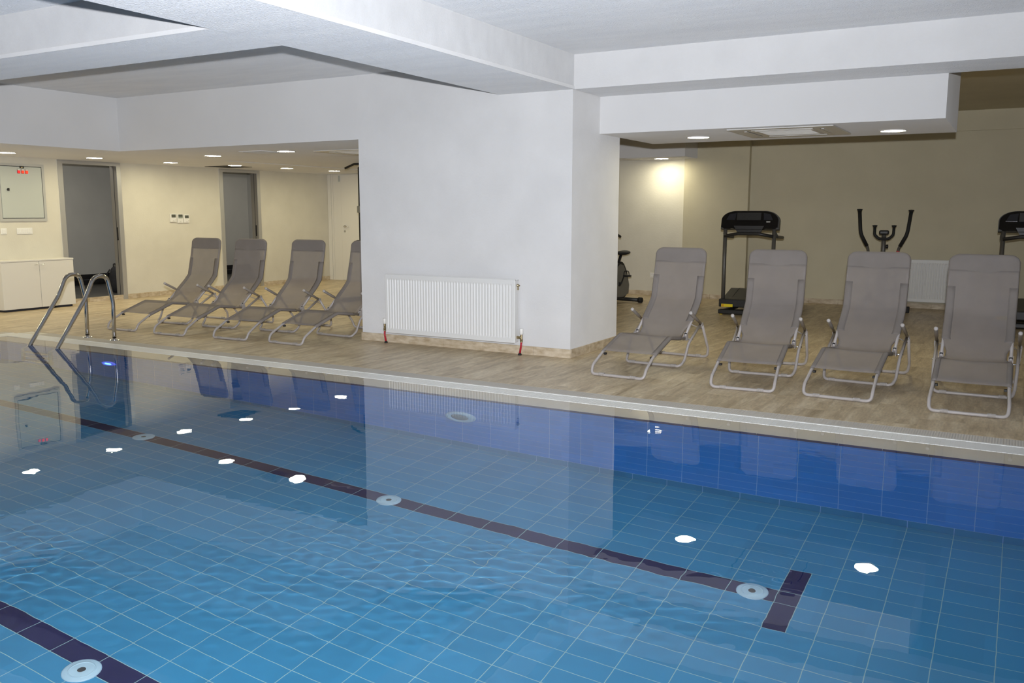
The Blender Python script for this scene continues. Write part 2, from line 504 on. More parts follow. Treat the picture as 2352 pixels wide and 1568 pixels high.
# lowered ceiling on the left, with its white fascia
lowered = bpy.data.objects.new('lowered_ceiling', None); COL.objects.link(lowered); lowered['kind'] = 'structure'
RCX, RCY, RCZ = -10.48, 9.64, 2.139
bm = new()
box(bm, (XL, YN, DZ), (-10.005, 7.49, DZ + .05))
box(bm, (XL, 7.49, DZ), (RCX, YB, DZ + .05))
box(bm, (RCX, 7.52, DZ), (CX0 + .02, RCY, DZ + .05))
o = obj('plasterboard_sheet', bm, M['paint_smooth'], lowered)
one('raised_sheet', M['paint_smooth'], lowered, ((RCX - .02, RCY - .02, RCZ), (-5.98, YB, RCZ + .05)))
one('fascia', M['paint_smooth'], lowered, ((-10.005, YN, DZ), (-9.99, 7.52, CZ)))
one('fascia', M['paint_smooth'], lowered, ((-9.99, 7.503, DZ), (CX0, 7.52, CZ)))
one('end_sheet', M['paint_smooth'], lowered, ((-6.0, 8.60, DZ), (-5.98, YB, CZ)))

# boxed soffit over the gym side and the low box on the back wall
soffit = struct('boxed_soffit', bx((CX1, 8.095, 2.128), (-0.58, 9.545, CZ)), M['paint_smooth'], label='white boxed soffit holding two downlights and an air unit')
struct('boxed_soffit', bx((-5.98, 13.32, 2.225), (-4.53, YB, CZ)), M['paint_smooth'], label='low white box at the ceiling in the far gym corner')

# ------------------------------------------------------------------ floor: travertine deck
floor = struct('floor', bx((XL - .16, YN, -.30), (-10.10, YB, -.0007)), M['grout_deck'])
bm = new(); box(bm, (-10.10, 6.10, -.30), (XR, YB, -.0007))
me_ = bpy.data.meshes.new('tmp'); bm.to_mesh(me_); bm.free()
bm2 = bmesh.new(); bm2.from_mesh(floor.data); bm2.from_mesh(me_); bm2.to_mesh(floor.data); bm2.free(); bpy.data.meshes.remove(me_)

def tile_mesh(name, lx, ly, h, m):
    """one tile seen from above: top face and four sides"""
    bm = new()
    v = box(bm, (0, 0, -h), (lx, ly, 0))
    bmesh.ops.delete(bm, geom=[f for f in bm.faces if f.normal.z < -.5 or f.calc_center_median().z < -h * .9], context='FACES')
    me = bpy.data.meshes.new(name)
    bmesh.ops.recalc_face_normals(bm, faces=bm.faces)
    bm.to_mesh(me); bm.free()
    me.materials.append(m)
    return me

def in_view(x, y, z):
    v = Vector((x, y, z)) - CAM
    d = v.dot(FWD)
    if d < .2: return None
    px, py = v.dot(RIGHT) / d * 2033.5, v.dot(UP) / d * 2033.5
    return d if abs(px) < 1230 and abs(py) < 840 else None

def lay(name, parent, spots, mesh_of, stuff_mat, limit=300):
    """spots: (size key, x, y, z, dist or None); the nearest in view become parts, the rest one joined part"""
    vis = sorted([s for s in spots if s[4] is not None], key=lambda s: s[4])
    keep = vis[:limit]
    for s in keep:
        o = bpy.data.objects.new(name, mesh_of(s[0]))
        COL.objects.link(o); o.parent = parent; o.location = s[1:4]
    ids = set(id(s) for s in keep)
    V, F, n = [], [], 0
    for s in spots:
        if id(s) in ids: continue
        me = mesh_of(s[0])
        for v in me.vertices: V.append((v.co.x + s[1], v.co.y + s[2], v.co.z + s[3]))
        for p in me.polygons: F.append([i + n for i in p.vertices])
        n += len(me.vertices)
    if V:
        me = bpy.data.meshes.new(name + '_field'); me.from_pydata(V, [], F); me.materials.append(stuff_mat)
        o = bpy.data.objects.new(name + '_field', me); COL.objects.link(o); o.parent = parent; o['kind'] = 'stuff'
        return o

cache = {}
def deck_mesh(key):
    if key not in cache: cache[key] = tile_mesh('stone_tile', key[0], key[1], .012, M['deck'])
    return cache[key]
spots = []
J = .0009
for c in range(-41, 12):
    x0 = DECK_X0 + c * DECK_W
    st = (c * .37) % 1.0
    y_lo = 6.105 if x0 > -10.11 else 2.0
    if x0 < -10.4: y_lo = 2.0
    k = math.floor(y_lo / DECK_L - st)
    while (k + st) * DECK_L < YB:
        ya, yb = max((k + st) * DECK_L, y_lo), min((k + 1 + st) * DECK_L, YB)
        xa, xb = max(x0, XL), x0 + DECK_W
        if -10.4 < x0 <= -10.11 and yb <= 6.1: xb = min(xb, -10.1)
        if yb - ya > .02 and xb - xa > .02:
            # not under the pillar
            if not (xa > CX0 and xb < CX1 and ya > CY0 and yb < CY1):
                spots.append(((round(xb - xa - J, 4), round(yb - ya - J, 4)), xa, ya, 0.0, in_view((xa + xb) / 2, (ya + yb) / 2, 0)))
        k += 1
lay('stone_tile', floor, spots, deck_mesh, M['deck'])

# ------------------------------------------------------------------ pool
PXL, PXR, PYN, PYF = -9.53, 2.0, 0.95, 5.52     # water side of the pool's walls
PZ, WZ = -1.385, -0.005
rx = lambda k: -0.944 + k * PX
ry = lambda k: 4.343 + k * PY
caustic_receivers = []

pool_floor = struct('pool_floor', bx((PXL, PYN, PZ - .12), (PXR, PYF, PZ - .0008)), M['pool_grout'])
caustic_receivers.append(pool_floor)
G = .0043
lane_rows = {0, -17}
def ptile(key):
    if key not in cache:
        cache[key] = tile_mesh('pool_tile', key[1], key[2], .0025, M[key[0]])
    return cache[key]
light_spots, navy = [], []
for i in range(-36, 13):
    for j in range(-28, 10):
        xa, ya = max(rx(i), PXL), max(ry(j), PYN)
        xb, yb = min(rx(i + 1), PXR), min(ry(j + 1), PYF)
        if xb - xa < .02 or yb - ya < .02: continue
        parts = [(xa, xb, 'floor_tile')]
        if (j == 0 and i < 0) or j == -17: parts = [(xa, xb, 'navy_tile')]
        if i == 0 and j == 0: parts = [(xa, xa + .1135, 'navy_tile'), (xa + .1135, xb, 'floor_tile')]
        if i == 0 and j in (1, 2, -1, -2): parts = [(xa + .1135, xb, 'floor_tile')]
        if j == 0 and i == -1: parts = [(xa, xa + .085, 'navy_tile'), (xa + .085, xb, 'navy_tile')]
        for a, b, k in parts:
            s = ((k, round(b - a - G, 4), round(yb - ya - G, 4)), a + G / 2, ya + G / 2, PZ, in_view((a + b) / 2, (ya + yb) / 2, PZ * .62))
            (navy if k == 'navy_tile' else light_spots).append(s)
for j in (1, -2):
    navy.append((('navy_tile', round(.1135 - G, 4), round(2 * PY - G, 4)), rx(0) + G / 2, ry(j) + G / 2, PZ, 1.0))
f1 = lay('pool_tile', pool_floor, light_spots, ptile, M['floor_tile'])
f2 = lay('lane_tile', pool_floor, navy, ptile, M['navy_tile'])

# far wall of the pool
pool_wall = struct('pool_wall', bx((PXL, PYF + .0007, PZ - .12), (PXR, PYF + .2, -.075)), M['wall_grout'], label='far wall of the pool in deep blue tiles')
def wtile_mesh(key):
    if key not in cache:
        bm = new(); box(bm, (0, 0, 0), (key[1], .004, key[2]))
        me = bpy.data.meshes.new('wall_tile'); bm.to_mesh(me); bm.free(); me.materials.append(M[key[0]]); cache[key] = me
    return cache[key]
ws = []
zrow = [-.0775 + .0645 - RZ * k for k in range(0, 11)]
rows = [(zrow[k + 1], min(zrow[k], -.075)) for k in range(0, 10)] + [(-1.281, zrow[10])]
wx = lambda k: -0.594 + k * PX
for k in range(-37, 11):
    xa, xb = max(wx(k), PXL), min(wx(k + 1), PXR)
    if xb - xa < .02: continue
    for z0, z1 in rows:
        ws.append((('wall_tile', round(xb - xa - G, 4), round(z1 - z0 - G, 4)), xa + G / 2, PYF, z0 + G / 2, in_view((xa + xb) / 2, PYF, z0 * .5)))
f3 = lay('wall_tile', pool_wall, ws, wtile_mesh, M['wall_tile'])
cv = []
for k in range(-36, 13):
    xa, xb = max(rx(k), PXL), min(rx(k + 1), PXR)
    if xb - xa < .02: continue
    cv.append((('floor_tile', round(xb - xa - G, 4), .0985), xa + G / 2, PYF - .002, PZ + .002, in_view((xa + xb) / 2, PYF, -.7)))
lay('cove_tile', pool_wall, cv, wtile_mesh, M['floor_tile'])

# the pool's other walls, beyond the picture or mirrored away
for n_, a, b in (('end', (PXL - .2, PYN - .2, PZ - .12), (PXL, PYF + .2, -.04)), ('end', (PXR, PYN - .2, PZ - .12), (PXR + .2, PYF + .2, -.04)), ('near', (PXL, PYN - .2, PZ - .12), (PXR, PYN, -.04))):
    caustic_receivers.append(struct('pool_wall', bx(a, b), M['wall_tile'], label='plain blue ' + n_ + ' wall of the pool'))

# rim: navy nosing, beige coping tiles, white grate, grey finger tiles
pool_rim = struct('pool_rim', bx((PXL - .57, 5.53, -.30), (XR, 6.10, -.075)), M['coping_grout'], label='stepped far rim of the pool')
box_extra = new(); box(box_extra, (PXL - .57, YN, -.30), (PXL - .01, 5.53, -.075)); obj('rim_bed', box_extra, M['coping_grout'], pool_rim)
cpx = lambda k: -1.103 + k * PX
def tilted(name, y0, y1, z0, z1, w, t, m):
    bm = new()
    prism(bm, [(y0, z0), (y1, z1), (y1, z1 - t), (y0, z0 - t)], 0, w, 'x')
    me = bpy.data.meshes.new(name); bmesh.ops.recalc_face_normals(bm, faces=bm.faces); bm.to_mesh(me); bm.free(); me.materials.append(m)
    return me
cop = tilted('coping_tile', 5.522, 5.744, -.034, -.007, PX - .003, .03, M['coping_tile'])
one('joint_bed', M['coping_grout'], pool_rim, ((PXL - .42, 5.946, -.06), (XR, 6.099, -.0028)))
bm = new(); prism(bm, [(5.523, -.0355), (5.744, -.0085), (5.744, -.06), (5.523, -.06)], PXL, XR, 'x'); obj('joint_bed', bm, M['coping_grout'], pool_rim)
nos = tilted('nosing_tile', 5.508, 5.521, -.038, -.034, PX - .004, .036, M['nosing_tile'])
fin = tilted('finger_tile', 5.945, 6.100, -.002, 0.0, PX - .002, .05, M['finger_tile'])
for k in range(-34, 13):
    for me, nm in ((cop, 'coping_tile'), (nos, 'nosing_tile'), (fin, 'finger_tile')):
        o = bpy.data.objects.new(nm, me); COL.objects.link(o); o.parent = pool_rim; o.location = (cpx(k), 0, 0)
# the left arm of the rim, mitred at the corner
bm = new()
prism(bm, [(-9.535, -.034), (-9.755, -.007), (-9.755, -.05), (-9.535, -.075)], YN, 5.72, 'y'); obj('coping_strip', bm, M['coping_tile'], pool_rim)
one('finger_strip', M['finger_tile'], pool_rim, ((-10.10, YN, -.05), (-9.95, 6.10, -.001)))
one('nosing_strip', M['nosing_tile'], pool_rim, ((PXL - .006, YN, -.08), (PXL + .012, 5.51, -.044)))

# overflow grate: bearer strips and one rib every 27 mm
grate = struct('overflow_grate', bx((PXL - .42, 5.745, -.075), (XR, 5.945, -.0050)), M['grate'], label='white ribbed overflow grate along the far pool edge')
bm = new()
x = PXL - .2
while x < XR:
    box(bm, (x, 5.748, -.03), (x + .0240, 5.925, -.003)); x += .0272
y = YN
while y < 5.74:
    box(bm, (-9.93, y, -.03), (-9.757, y + .0240, -.003)); y += .0272
o = obj('rib', bm, M['grate'], grate); o['kind'] = 'stuff'
one('edge_strip', M['grate'], grate, ((PXL - .42, 5.925, -.03), (XR, 5.945, -.001)))
one('edge_strip', M['grate'], grate, ((-9.95, YN, -.05), (-9.93, 5.93, -.001)))
one('bearer', M['grate'], grate, ((-9.95, YN, -.075), (-9.755, 5.745, -.03)))
one('corner_plate', M['grate'], grate, ((-9.93, 5.745, -.03), (-9.735, 5.925, -.003)))

# water surface with small wind-less ripples: calm, with a few ruffled patches
rng = np.random.default_rng(3)
xs = np.arange(-9.755, 2.0, .0135); ys = np.concatenate([np.arange(PYN, 5.745, .0125), [5.745]])
Xg, Yg = np.meshgrid(xs, ys)
def waves(n, l0, l1, ang0, ang1):
    h = np.zeros_like(Xg)
    for _ in range(n):
        lam = rng.uniform(l0, l1); a = rng.uniform(ang0, ang1); k = 2 * np.pi / lam
        h += lam / (2 * np.pi) * np.sin(k * (Xg * np.cos(a) + Yg * np.sin(a)) + rng.uniform(0, 6.28)) / math.sqrt(n / 2)
    return h
def blob(cx, cy, rx_, ry_):
    return np.exp(-((Xg - cx) / rx_) ** 2 - ((Yg - cy) / ry_) ** 2)
mask = 0.06 + .6 * blob(-3.6, 1.9, .7, .4) + .45 * blob(-1.6, 2.9, 1.1, .35) + .7 * blob(-8.4, 5.1, .9, .3) + .5 * blob(-6.4, 5.1, 1.2, .25) + .5 * blob(-2.6, 5.3, .7, .25) + .5 * blob(-.9, 5.2, .6, .3) + .35 * blob(-2.2, 2.4, .6, .4)
H = .010 * mask * waves(60, .04, .10, 0, 2 * np.pi) + .0016 * waves(24, .35, 1.1, 0, 2 * np.pi)
H *= np.clip((5.745 - Yg) / .25, 0, 1)
V = np.stack([Xg, Yg, WZ + H], -1).reshape(-1, 3)
ny, nx = Xg.shape
idx = np.arange(ny * nx).reshape(ny, nx)
Fq = np.stack([idx[:-1, :-1], idx[:-1, 1:], idx[1:, 1:], idx[1:, :-1]], -1).reshape(-1, 4)
me = bpy.data.meshes.new('pool_water')
me.vertices.add(len(V)); me.vertices.foreach_set('co', V.astype(np.float32).ravel())
me.loops.add(Fq.size); me.loops.foreach_set('vertex_index', Fq.astype(np.int32).ravel())
me.polygons.add(len(Fq)); me.polygons.foreach_set('loop_start', np.arange(0, Fq.size, 4, dtype=np.int32))
me.update(calc_edges=True)
me.polygons.foreach_set('use_smooth', np.ones(len(Fq), dtype=bool))
me.materials.append(M['water'])
water = bpy.data.objects.new('pool_water', me); COL.objects.link(water); water['kind'] = 'structure'
water['label'] = 'still clear pool water with faint ripples'
water.cycles.is_caustics_caster = True

# round inlets on the lane lines
def inlet(x, y, label):
    t = thing('pool_inlet', label, 'pool inlet', (x, y, PZ), 0, 'inlets on the pool floor')
    bm = new(); lathe(bm, [(.082, 0), (.082, .004), (.077, .007), (.03, .010), (.018, .010)]); obj('cover', bm, M['fitting'], t)
    bm = new(); lathe(bm, [(.058, .0075), (.058, .0105), (.052, .0105), (.050, .0085)]); obj('ring', bm, M['fitting'], t)
    bm = new(); lathe(bm, [(.018, .008), (.010, .009), (0, .009)]); obj('screw', bm, M['grey_plastic'], t)
    return t
inlet(-5.78, 4.40, 'pale round inlet on the far lane line, farthest from the lane end')
inlet(-3.41, 4.395, 'pale round inlet on the far lane line, between the other two there')
inlet(-1.065, 4.395, 'pale round inlet beside the dark cross at the lane end')
inlet(-3.43, 2.225, 'pale round inlet on the nearer dark lane line in the corner')

def pool_light(x, z, lit, label):
    t = thing('pool_light', label, 'pool light', (x, PYF, z), 0, 'lights in the far pool wall')
    if lit: t.scale = (.72, .72, .72)
    m90 = RX(PI / 2)
    bm = new(); lathe(bm, [(.135, 0), (.133, .02), (.115, .034), (.085, .034), (.078, .024)], m90); obj('ring', bm, M['pool_halo_ring'] if lit else M['fitting'], t)
    bm = new(); lathe(bm, [(.08, .016), (.06, .028), (.03, .033), (0, .034)], m90); obj('lens', bm, M['pool_lamp'] if lit else M['lens_off'], t)
    for s in (-1, 1):
        bm = new(); lathe(bm, [(.006, .034), (.006, .037), (0, .0375)], T(s * .1, 0, 0) @ m90, 8); obj('screw', bm, M['chrome'], t)
pool_light(-3.58, -.64, False, 'unlit round lamp with pale blue ring in the pool wall below the radiator')
pool_light(-7.70, -.60, True, 'glowing blue lamp in the pool wall near the ladder')

# ------------------------------------------------------------------ skirting stones
def skirting(name, pts, h, t, step, label=None):
    """stones along a wall line from pts[0] to pts[1]; the wall lies to the left of the direction"""
    o = bpy.data.objects.new(name, None); COL.objects.link(o); o['kind'] = 'structure'
    a, b = Vector(pts[0]), Vector(pts[1])
    L = (b - a).length; ang = math.atan2(b.y - a.y, b.x - a.x)
    o.location = (a.x, a.y, 0); o.rotation_euler = (0, 0, ang)
    s = 0
    rr = random.Random(hash(round(a.x * 100)) % 1000)
    while s < L - .02:
        e = min(L, s + step * rr.uniform(.85, 1.15))
        if L - e < .08: e = L
        bm = new(); bbox(bm, (s + .001, -t - rr.uniform(0, .002), 0.0), (e - .001, 0, h), .002, 1)
        obj('stone', bm, M['skirting'], o); s = e
    return o
SK = .075
skirting('baseboard_pillar_front', ((CX0 - .012, CY0), (CX1 + .012, CY0)), .085, .012, .52)
skirting('baseboard_pillar_right', ((CX1, CY0), (CX1, CY1)), .085, .012, .4)
skirting('baseboard_pillar_left', ((CX0, CY1), (CX0, CY0)), .085, .012, .4)
skirting('baseboard_left', ((XL, D2[0] - .0), (XL, D1[1])), SK, -.012, .45)
skirting('baseboard_left', ((XL, YB), (XL, D2[1])), SK, -.012, .45)
skirting('baseboard_left', ((XL, D1[0]), (XL, 5.0)), SK, -.012, .45)
skirting('baseboard_back', ((-10.95, YB), (-4.74, YB)), SK, .012, .45)
skirting('baseboard_back', ((-4.75, YB - .11), (-3.69, YB - .11)), SK, .012, .45)
skirting('baseboard_back', ((-3.70, YB), (XR, YB)), SK, .012, .45)

# ------------------------------------------------------------------ grey rooms behind the two dark doorways
RX0 = -14.5
def grey_room(y0, y1):
    bm = new()
    box(bm, (RX0 - .1, y0, .07), (RX0, y1, 2.5)); box(bm, (RX0, y0 - .1, .07), (XL - .16, y0, 2.5)); box(bm, (RX0, y1, .07), (XL - .16, y1 + .1, 2.5))
    return bm
for i, (y0, y1, d) in enumerate(((7.2, 10.9, D1), (11.02, 13.98, D2))):
    o = struct('wall_room_%d' % (i + 1), grey_room(y0, y1), M['grey_room'])
    struct('floor_room_%d' % (i + 1), bx((RX0, y0, -.1), (XL - .05, y1, .07)), M['dark_floor'])
    struct('ceiling_room_%d' % (i + 1), bx((RX0 - .1, y0 - .1, 2.5), (XL - .16, y1 + .1, 2.6)), M['grey_room'])
    sk = bpy.data.objects.new('baseboard_room_%d' % (i + 1), None); COL.objects.link(sk); sk['kind'] = 'structure'
    y = y0 + .02
    while y < y1 - .05:
        for z0 in (.07, .166):
            one('tile', M['black_tile'], sk, ((RX0, y + .0015, z0 + .0015), (RX0 + .01, min(y + .205, y1) - .0015, z0 + .0945)))
        y += .205
    # threshold stone under the doorway
    one('threshold', M['skirting'], sk, ((XL - .16, d[0], 0), (XL + .004, d[1], .068)))
    # unseen fill light, added to brighten the room
    lt = bpy.data.lights.new('room_fill', 'AREA'); lt.energy = (16.0, 13.0)[i]; lt.size = .3; lt.color = (1, .95, .85)
    lo = bpy.data.objects.new('room_fill', lt); COL.objects.link(lo); lo.location = (-12.95, (9.05, 13.25)[i], 2.45)
o = one('bulkhead', M['grey_room'], bpy.data.objects['wall_room_2'], ((RX0, 11.02, 2.24), (-13.9, 13.98, 2.5)))

def doorway(n, d):
    o = bpy.data.objects.new('door_%d' % n, None); COL.objects.link(o); o['kind'] = 'structure'
    top = 2.122
    for s, y in ((1, d[0]), (-1, d[1])):
        one('jamb', M['alu'], o, ((XL - .002, y, 0), (XL + .014, y + s * .075, top)))
        q = one('jamb_lining', M['jamb'], o, ((XL - .16, y + s * .03, .07), (XL - .002, y + s * .065, top)))
        bm = new(); box(bm, (XL - .080, y + s * .065, .07), (XL - .072, y + s * .068, top)); obj('door_seal', bm, M['gap'], q)
    one('head', M['alu'], o, ((XL - .002, d[0] + .075, top - .05), (XL + .012, d[1] - .075, top)))
    one('head_lining', M['jamb'], o, ((XL - .16, d[0] + .065, top - .03), (XL - .002, d[1] - .065, top)))
    one('strike_plate', M['black_plastic'], o, ((XL - .07, d[1] - .068, .93), (XL - .045, d[1] - .0645, 1.13)))
doorway(1, D1)
doorway(2, D2)

# white door in the back wall
d3 = bpy.data.objects.new('door_3', None); COL.objects.link(d3); d3['kind'] = 'structure'
one('casing', M['cabinet_white'], d3, ((-12.285, YB - .03, 0), (-12.20, YB, 2.125)))
one('casing', M['cabinet_white'], d3, ((-12.195, YB - .022, 0), (-12.15, YB, 2.125)))
one('jamb', M['cabinet_white'], d3, ((-12.148, YB - .016, 0), (-11.945, YB, 2.125)))
leaf = one('leaf', M['cabinet_white'], d3, ((-11.94, YB - .02, .006), (-10.98, YB, 2.12)))
one('gap_strip', M['gap'], d3, ((-11.945, YB - .004, 0), (-11.94, YB - .001, 2.12)))
bm = new(); lathe(bm, [(.026, 0), (.026, .006), (.012, .008), (.012, .045), (0, .046)], T(-11.86, YB - .02, 1.086) @ RX(PI / 2), 16)
tube(bm, fillet([(-11.86, YB - .06, 1.086), (-11.86, YB - .07, 1.086), (-11.73, YB - .07, 1.08)], .01), .009, 8); obj('handle', bm, M['chrome'], leaf)
bm = new(); lathe(bm, [(.022, 0), (.022, .008), (0, .009)], T(-11.86, YB - .02, .99) @ RX(PI / 2), 16); obj('lock_rose', bm, M['chrome'], leaf)
one('casing', M['cabinet_white'], d3, ((-10.975, YB - .03, 0), (-10.90, YB, 2.125)))
one('door_bolt', M['grey_steel'], d3, ((-12.0, YB - .03, 1.98), (-11.97, YB - .016, 2.10)))

# ------------------------------------------------------------------ ceiling lights and air units
def downlight(x, y, z, label, group):
    t = thing('downlight', label, 'ceiling light', (x, y, z), 0, group)
    bm = new(); lathe(bm, [(.118, 0), (.117, -.006), (.111, -.009), (.108, -.006)], None, 32); obj('rim', bm, M['lamp_rim'], t)
    bm = new(); lathe(bm, [(.109, -.005), (.06, -.0085), (0, -.010)], None, 32); obj('diffuser', bm, M['lamp'], t)
    return t
GL = 'round ceiling lights in the left lowered ceiling'
first = None
for x, y, lab in ((-11.47, 6.93, 'round lit ceiling light above the electrical panel, at the picture edge'),
                  (-11.46, 8.19, 'round lit ceiling light in front of the nearer dark doorway'),
                  (-11.50, 9.53, 'round lit ceiling light above the thermostats'),
                  (-9.59, 8.65, 'round lit ceiling light in the row nearest the fascia, farther from the pillar'),
                  (-8.09, 8.48, 'round lit ceiling light in the row nearest the fascia, nearer the pillar'),
                  (-11.25, 10.60, 'round lit ceiling light overlapping the dark square ceiling opening'),
                  (-11.17, 11.71, 'round lit ceiling light beyond the dark ceiling opening'),
                  (-11.09, 12.86, 'round lit ceiling light before the white door in the far corner')):
    if first is None:
        first = downlight(x, y, DZ, lab, GL)
    else:
        dup(first, (x, y, DZ), 0, lab)
for y, k_ in ((5.6, 'first'), (4.3, 'second'), (3.0, 'third')):        # the same row goes on towards the viewer, outside the picture
    dup(first, (-11.45, y, DZ), 0, 'round lit ceiling light of the left row, %s one outside the picture' % k_)
for x, y, z, lab in ((-2.89, 8.90, 2.128, 'round lit ceiling light left of the air unit in the boxed soffit'),
                     (-1.08, 9.05, 2.128, 'round lit ceiling light right of the air unit in the boxed soffit'),
                     (-5.03, 13.66, 2.225, 'round lit ceiling light above the exercise bike in the far corner')):
    q = dup(first, (x, y, z), 0, lab); q['group'] = 'round ceiling lights on the gym side'
    if z > 2.2:
        for c in q.children:
            if c.name.startswith('diffuser'):
                c.data = c.data.copy(); c.data.materials[0] = M['lamp_bright']

M['slot_grey'] = mat('shaded_grey_slot', (0.13, 0.13, 0.14), 0.6)
def air_unit(x, y, z, w, label):
    t = thing('air_conditioner', label, 'air conditioner', (x, y, z - .0015), 0, 'ceiling cassette air units')
    t.scale = (1, 1, .5)
    h = w / 2
    bm = new(); bbox(bm, (-h, -h, -.022), (h, h, 0), .01, 2); obj('panel', bm, M['white_plastic'], t)
    g = h * .56
    bm = new(); bbox(bm, (-g, -g, -.030), (g, g, -.021), .006, 2); gr = obj('intake_grille', bm, M['vent_white'], t)
    bm = new()
    for k in range(14): box(bm, (-g + .03, -g + .03 + k * (2 * g - .06) / 14, -.0325), (g - .03, -g + .036 + k * (2 * g - .06) / 14, -.029))
    obj('grille_bar', bm, M['white_plastic'], gr)['kind'] = 'stuff'
    for a in range(4):
        R = RZM(a * PI / 2)
        bm = new(); box(bm, (-h * .60, -h * .75, -.0232), (h * .60, -h * .68, -.021), R); s = obj('air_slot', bm, M['slot_grey'], t)
        bm = new(); box(bm, (-h * .58, -h * .755, -.030), (h * .58, -h * .705, -.0236), R); obj('louver', bm, M['white_plastic'], s)
    return t
air_unit(-1.93, 8.66, 2.128, .94, 'white square air unit in the boxed soffit above the gym')
air_unit(-7.30, 8.98, DZ, .84, 'white square air unit in the left lowered ceiling, beside the pillar')

t = thing('ceiling_vent', 'pale square vent in the lowered ceiling between two lights', 'vent', (-8.46, 8.43, DZ))
bm = new()
for a, b in (((-.2, -.2, -.008), (.2, -.17, 0)), ((-.2, .17, -.008), (.2, .2, 0)), ((-.2, -.17, -.008), (-.17, .17, 0)), ((.17, -.17, -.008), (.2, .17, 0))): box(bm, a, b)
obj('frame', bm, M['paint_smooth'], t)
for k in range(9):
    bm = new(); box(bm, (-.17, -.016, -.002), (.17, .016, .0), T(0, -.15 + k * .0375, -.005) @ RX(.5)); obj('slat', bm, M['vent_white'], t)
t = thing('ceiling_vent', 'dark square opening in the lowered ceiling before the far dark doorway', 'vent', (-11.70, 10.88, DZ))
bm = new()
for a, b in (((-.27, -.27, -.006), (.27, -.24, 0)), ((-.27, .24, -.006), (.27, .27, 0)), ((-.27, -.24, -.006), (-.24, .24, 0)), ((.24, -.24, -.006), (.27, .24, 0))): box(bm, a, b)
obj('frame', bm, M['black_plastic'], t)
one('opening', M['gap'], t, ((-.24, -.24, -.003), (.24, .24, -.001)))
t = thing('ceiling_vent', 'small round vent under the low box at the far gym corner', 'vent', (-5.48, 13.55, 2.225))
bm = new(); lathe(bm, [(.16, 0), (.158, -.008), (.12, -.012), (.11, -.004)]); obj('ring', bm, M['vent_white'], t)
bm = new(); lathe(bm, [(.09, -.004), (.088, -.012), (0, -.014)]); obj('disc', bm, M['vent_white'], t)

# ------------------------------------------------------------------ things on the left wall
t = thing('electrical_panel', 'pale grey steel electrical panel with three red lamps on the cream wall', 'electrical panel', (XL, 7.60, 1.64))
bm = new()
hy, hz = .345, .40
for a, b in (((0, -hy, -hz), (.02, -hy + .035, hz)), ((0, hy - .035, -hz), (.02, hy, hz)), ((0, -hy + .035, -hz), (.02, hy - .035, -hz + .035)), ((0, -hy + .035, hz - .035), (.02, hy - .035, hz))): box(bm, a, b)
obj('frame', bm, M['panel_frame'], t)
one('gap', M['gap'], t, ((0, -hy + .035, -hz + .035), (.006, hy - .035, hz - .035)))
bm = new(); bbox(bm, (.004, -hy + .043, -hz + .043), (.019, hy - .043, hz - .043), .003, 1); dr = obj('door', bm, M['grey_steel'], t)
for k, (dy, mm) in enumerate(((-.033, 'red_lamp'), (.024, 'red_lamp_hot'), (.081, 'red_lamp_hot'))):
    bm = new(); bbox(bm, (.019, dy - .021, .262), (.025, dy + .021, .325), .003, 1); q = obj('indicator', bm, M['grey_plastic'], t)
    bm = new(); bbox(bm, (.024, dy - .019, .265), (.033, dy + .019, .303), .005, 2); obj('lens', bm, M['red_lamp'] if k == 0 else M['red_lamp_hot'], q)
    one('cap', M['white_plastic'], q, ((.024, dy - .018, .306), (.030, dy + .018, .321)))
one('name_plate', M['black_plastic'], t, ((.019, -.015, .335), (.022, .05, .368)))
one('plate_mark', M['brass'], t, ((.022, .005, .344), (.0225, .03, .352)))
bm = new(); lathe(bm, [(.016, 0), (.014, .02), (0, .021)], T(.019, -.205, .035) @ RY(PI / 2), 14); box(bm, (.03, -.218, .02), (.045, -.196, .055)); obj('lock', bm, M['black_plastic'], t)

t = thing('wall_switch', 'single white wall switch below the electrical panel', 'wall switch', (XL, 7.30, 1.10))
bm = new(); bbox(bm, (0, -.042, -.042), (.010, .042, .042), .004, 2); obj('plate', bm, M['white_plastic'], t)
bm = new(); bbox(bm, (.008, -.028, -.030), (.014, .028, .026), .003, 1); obj('rocker', bm, M['white_plastic'], t)
t = thing('wall_switch', 'long white switch plate with three double switches above the white cabinet', 'wall switch', (XL, 7.60, 1.10))
bm = new(); bbox(bm, (0, -.115, -.043), (.010, .115, .043), .004, 2); obj('plate', bm, M['white_plastic'], t)
for k in range(3):
    for s in (0, 1):
        bm = new(); bbox(bm, (.008, -.098 + k * .068 + s * .03, -.028), (.0135, -.071 + k * .068 + s * .03, .028), .002, 1); obj('rocker', bm, M['white_plastic'], t)

def thermostat(y, z, w, h, kind, label):
    t = thing('thermostat', label, 'thermostat', (XL, y, z), 0, 'three thermostats side by side')
    bm = new(); bbox(bm, (0, -w / 2, -h / 2), (.022, w / 2, h / 2), .004, 2); obj('housing', bm, M['white_plastic'], t)
    if kind == 'low':
        one('display', M['lcd_pale'], t, ((.022, -w * .40, h * .02), (.0235, w * .40, h * .46)))
        one('display_band', M['lcd'], t, ((.0235, -w * .40, h * .20), (.024, w * .40, h * .46)))
    else:
        one('display', M['lcd'], t, ((.022, -w * .36, h * .06), (.0235, w * .36, h * .42)))
        bm = new(); lathe(bm, [(.011, 0), (.010, .003), (0, .0035)], T(.022, w * .30, -h * .22) @ RY(PI / 2), 14); obj('button', bm, M['vent_white'], t)
    one('print', M['print_grey'], t, ((.022, -w * .14, -h * .38), (.0226, w * .10, -h * .33)))
thermostat(10.17, 1.272, .118, .135, 'hi', 'white thermostat with dark display, the one nearest the pool')
thermostat(10.31, 1.262, .110, .145, 'low', 'white thermostat with pale grey display between the other two')
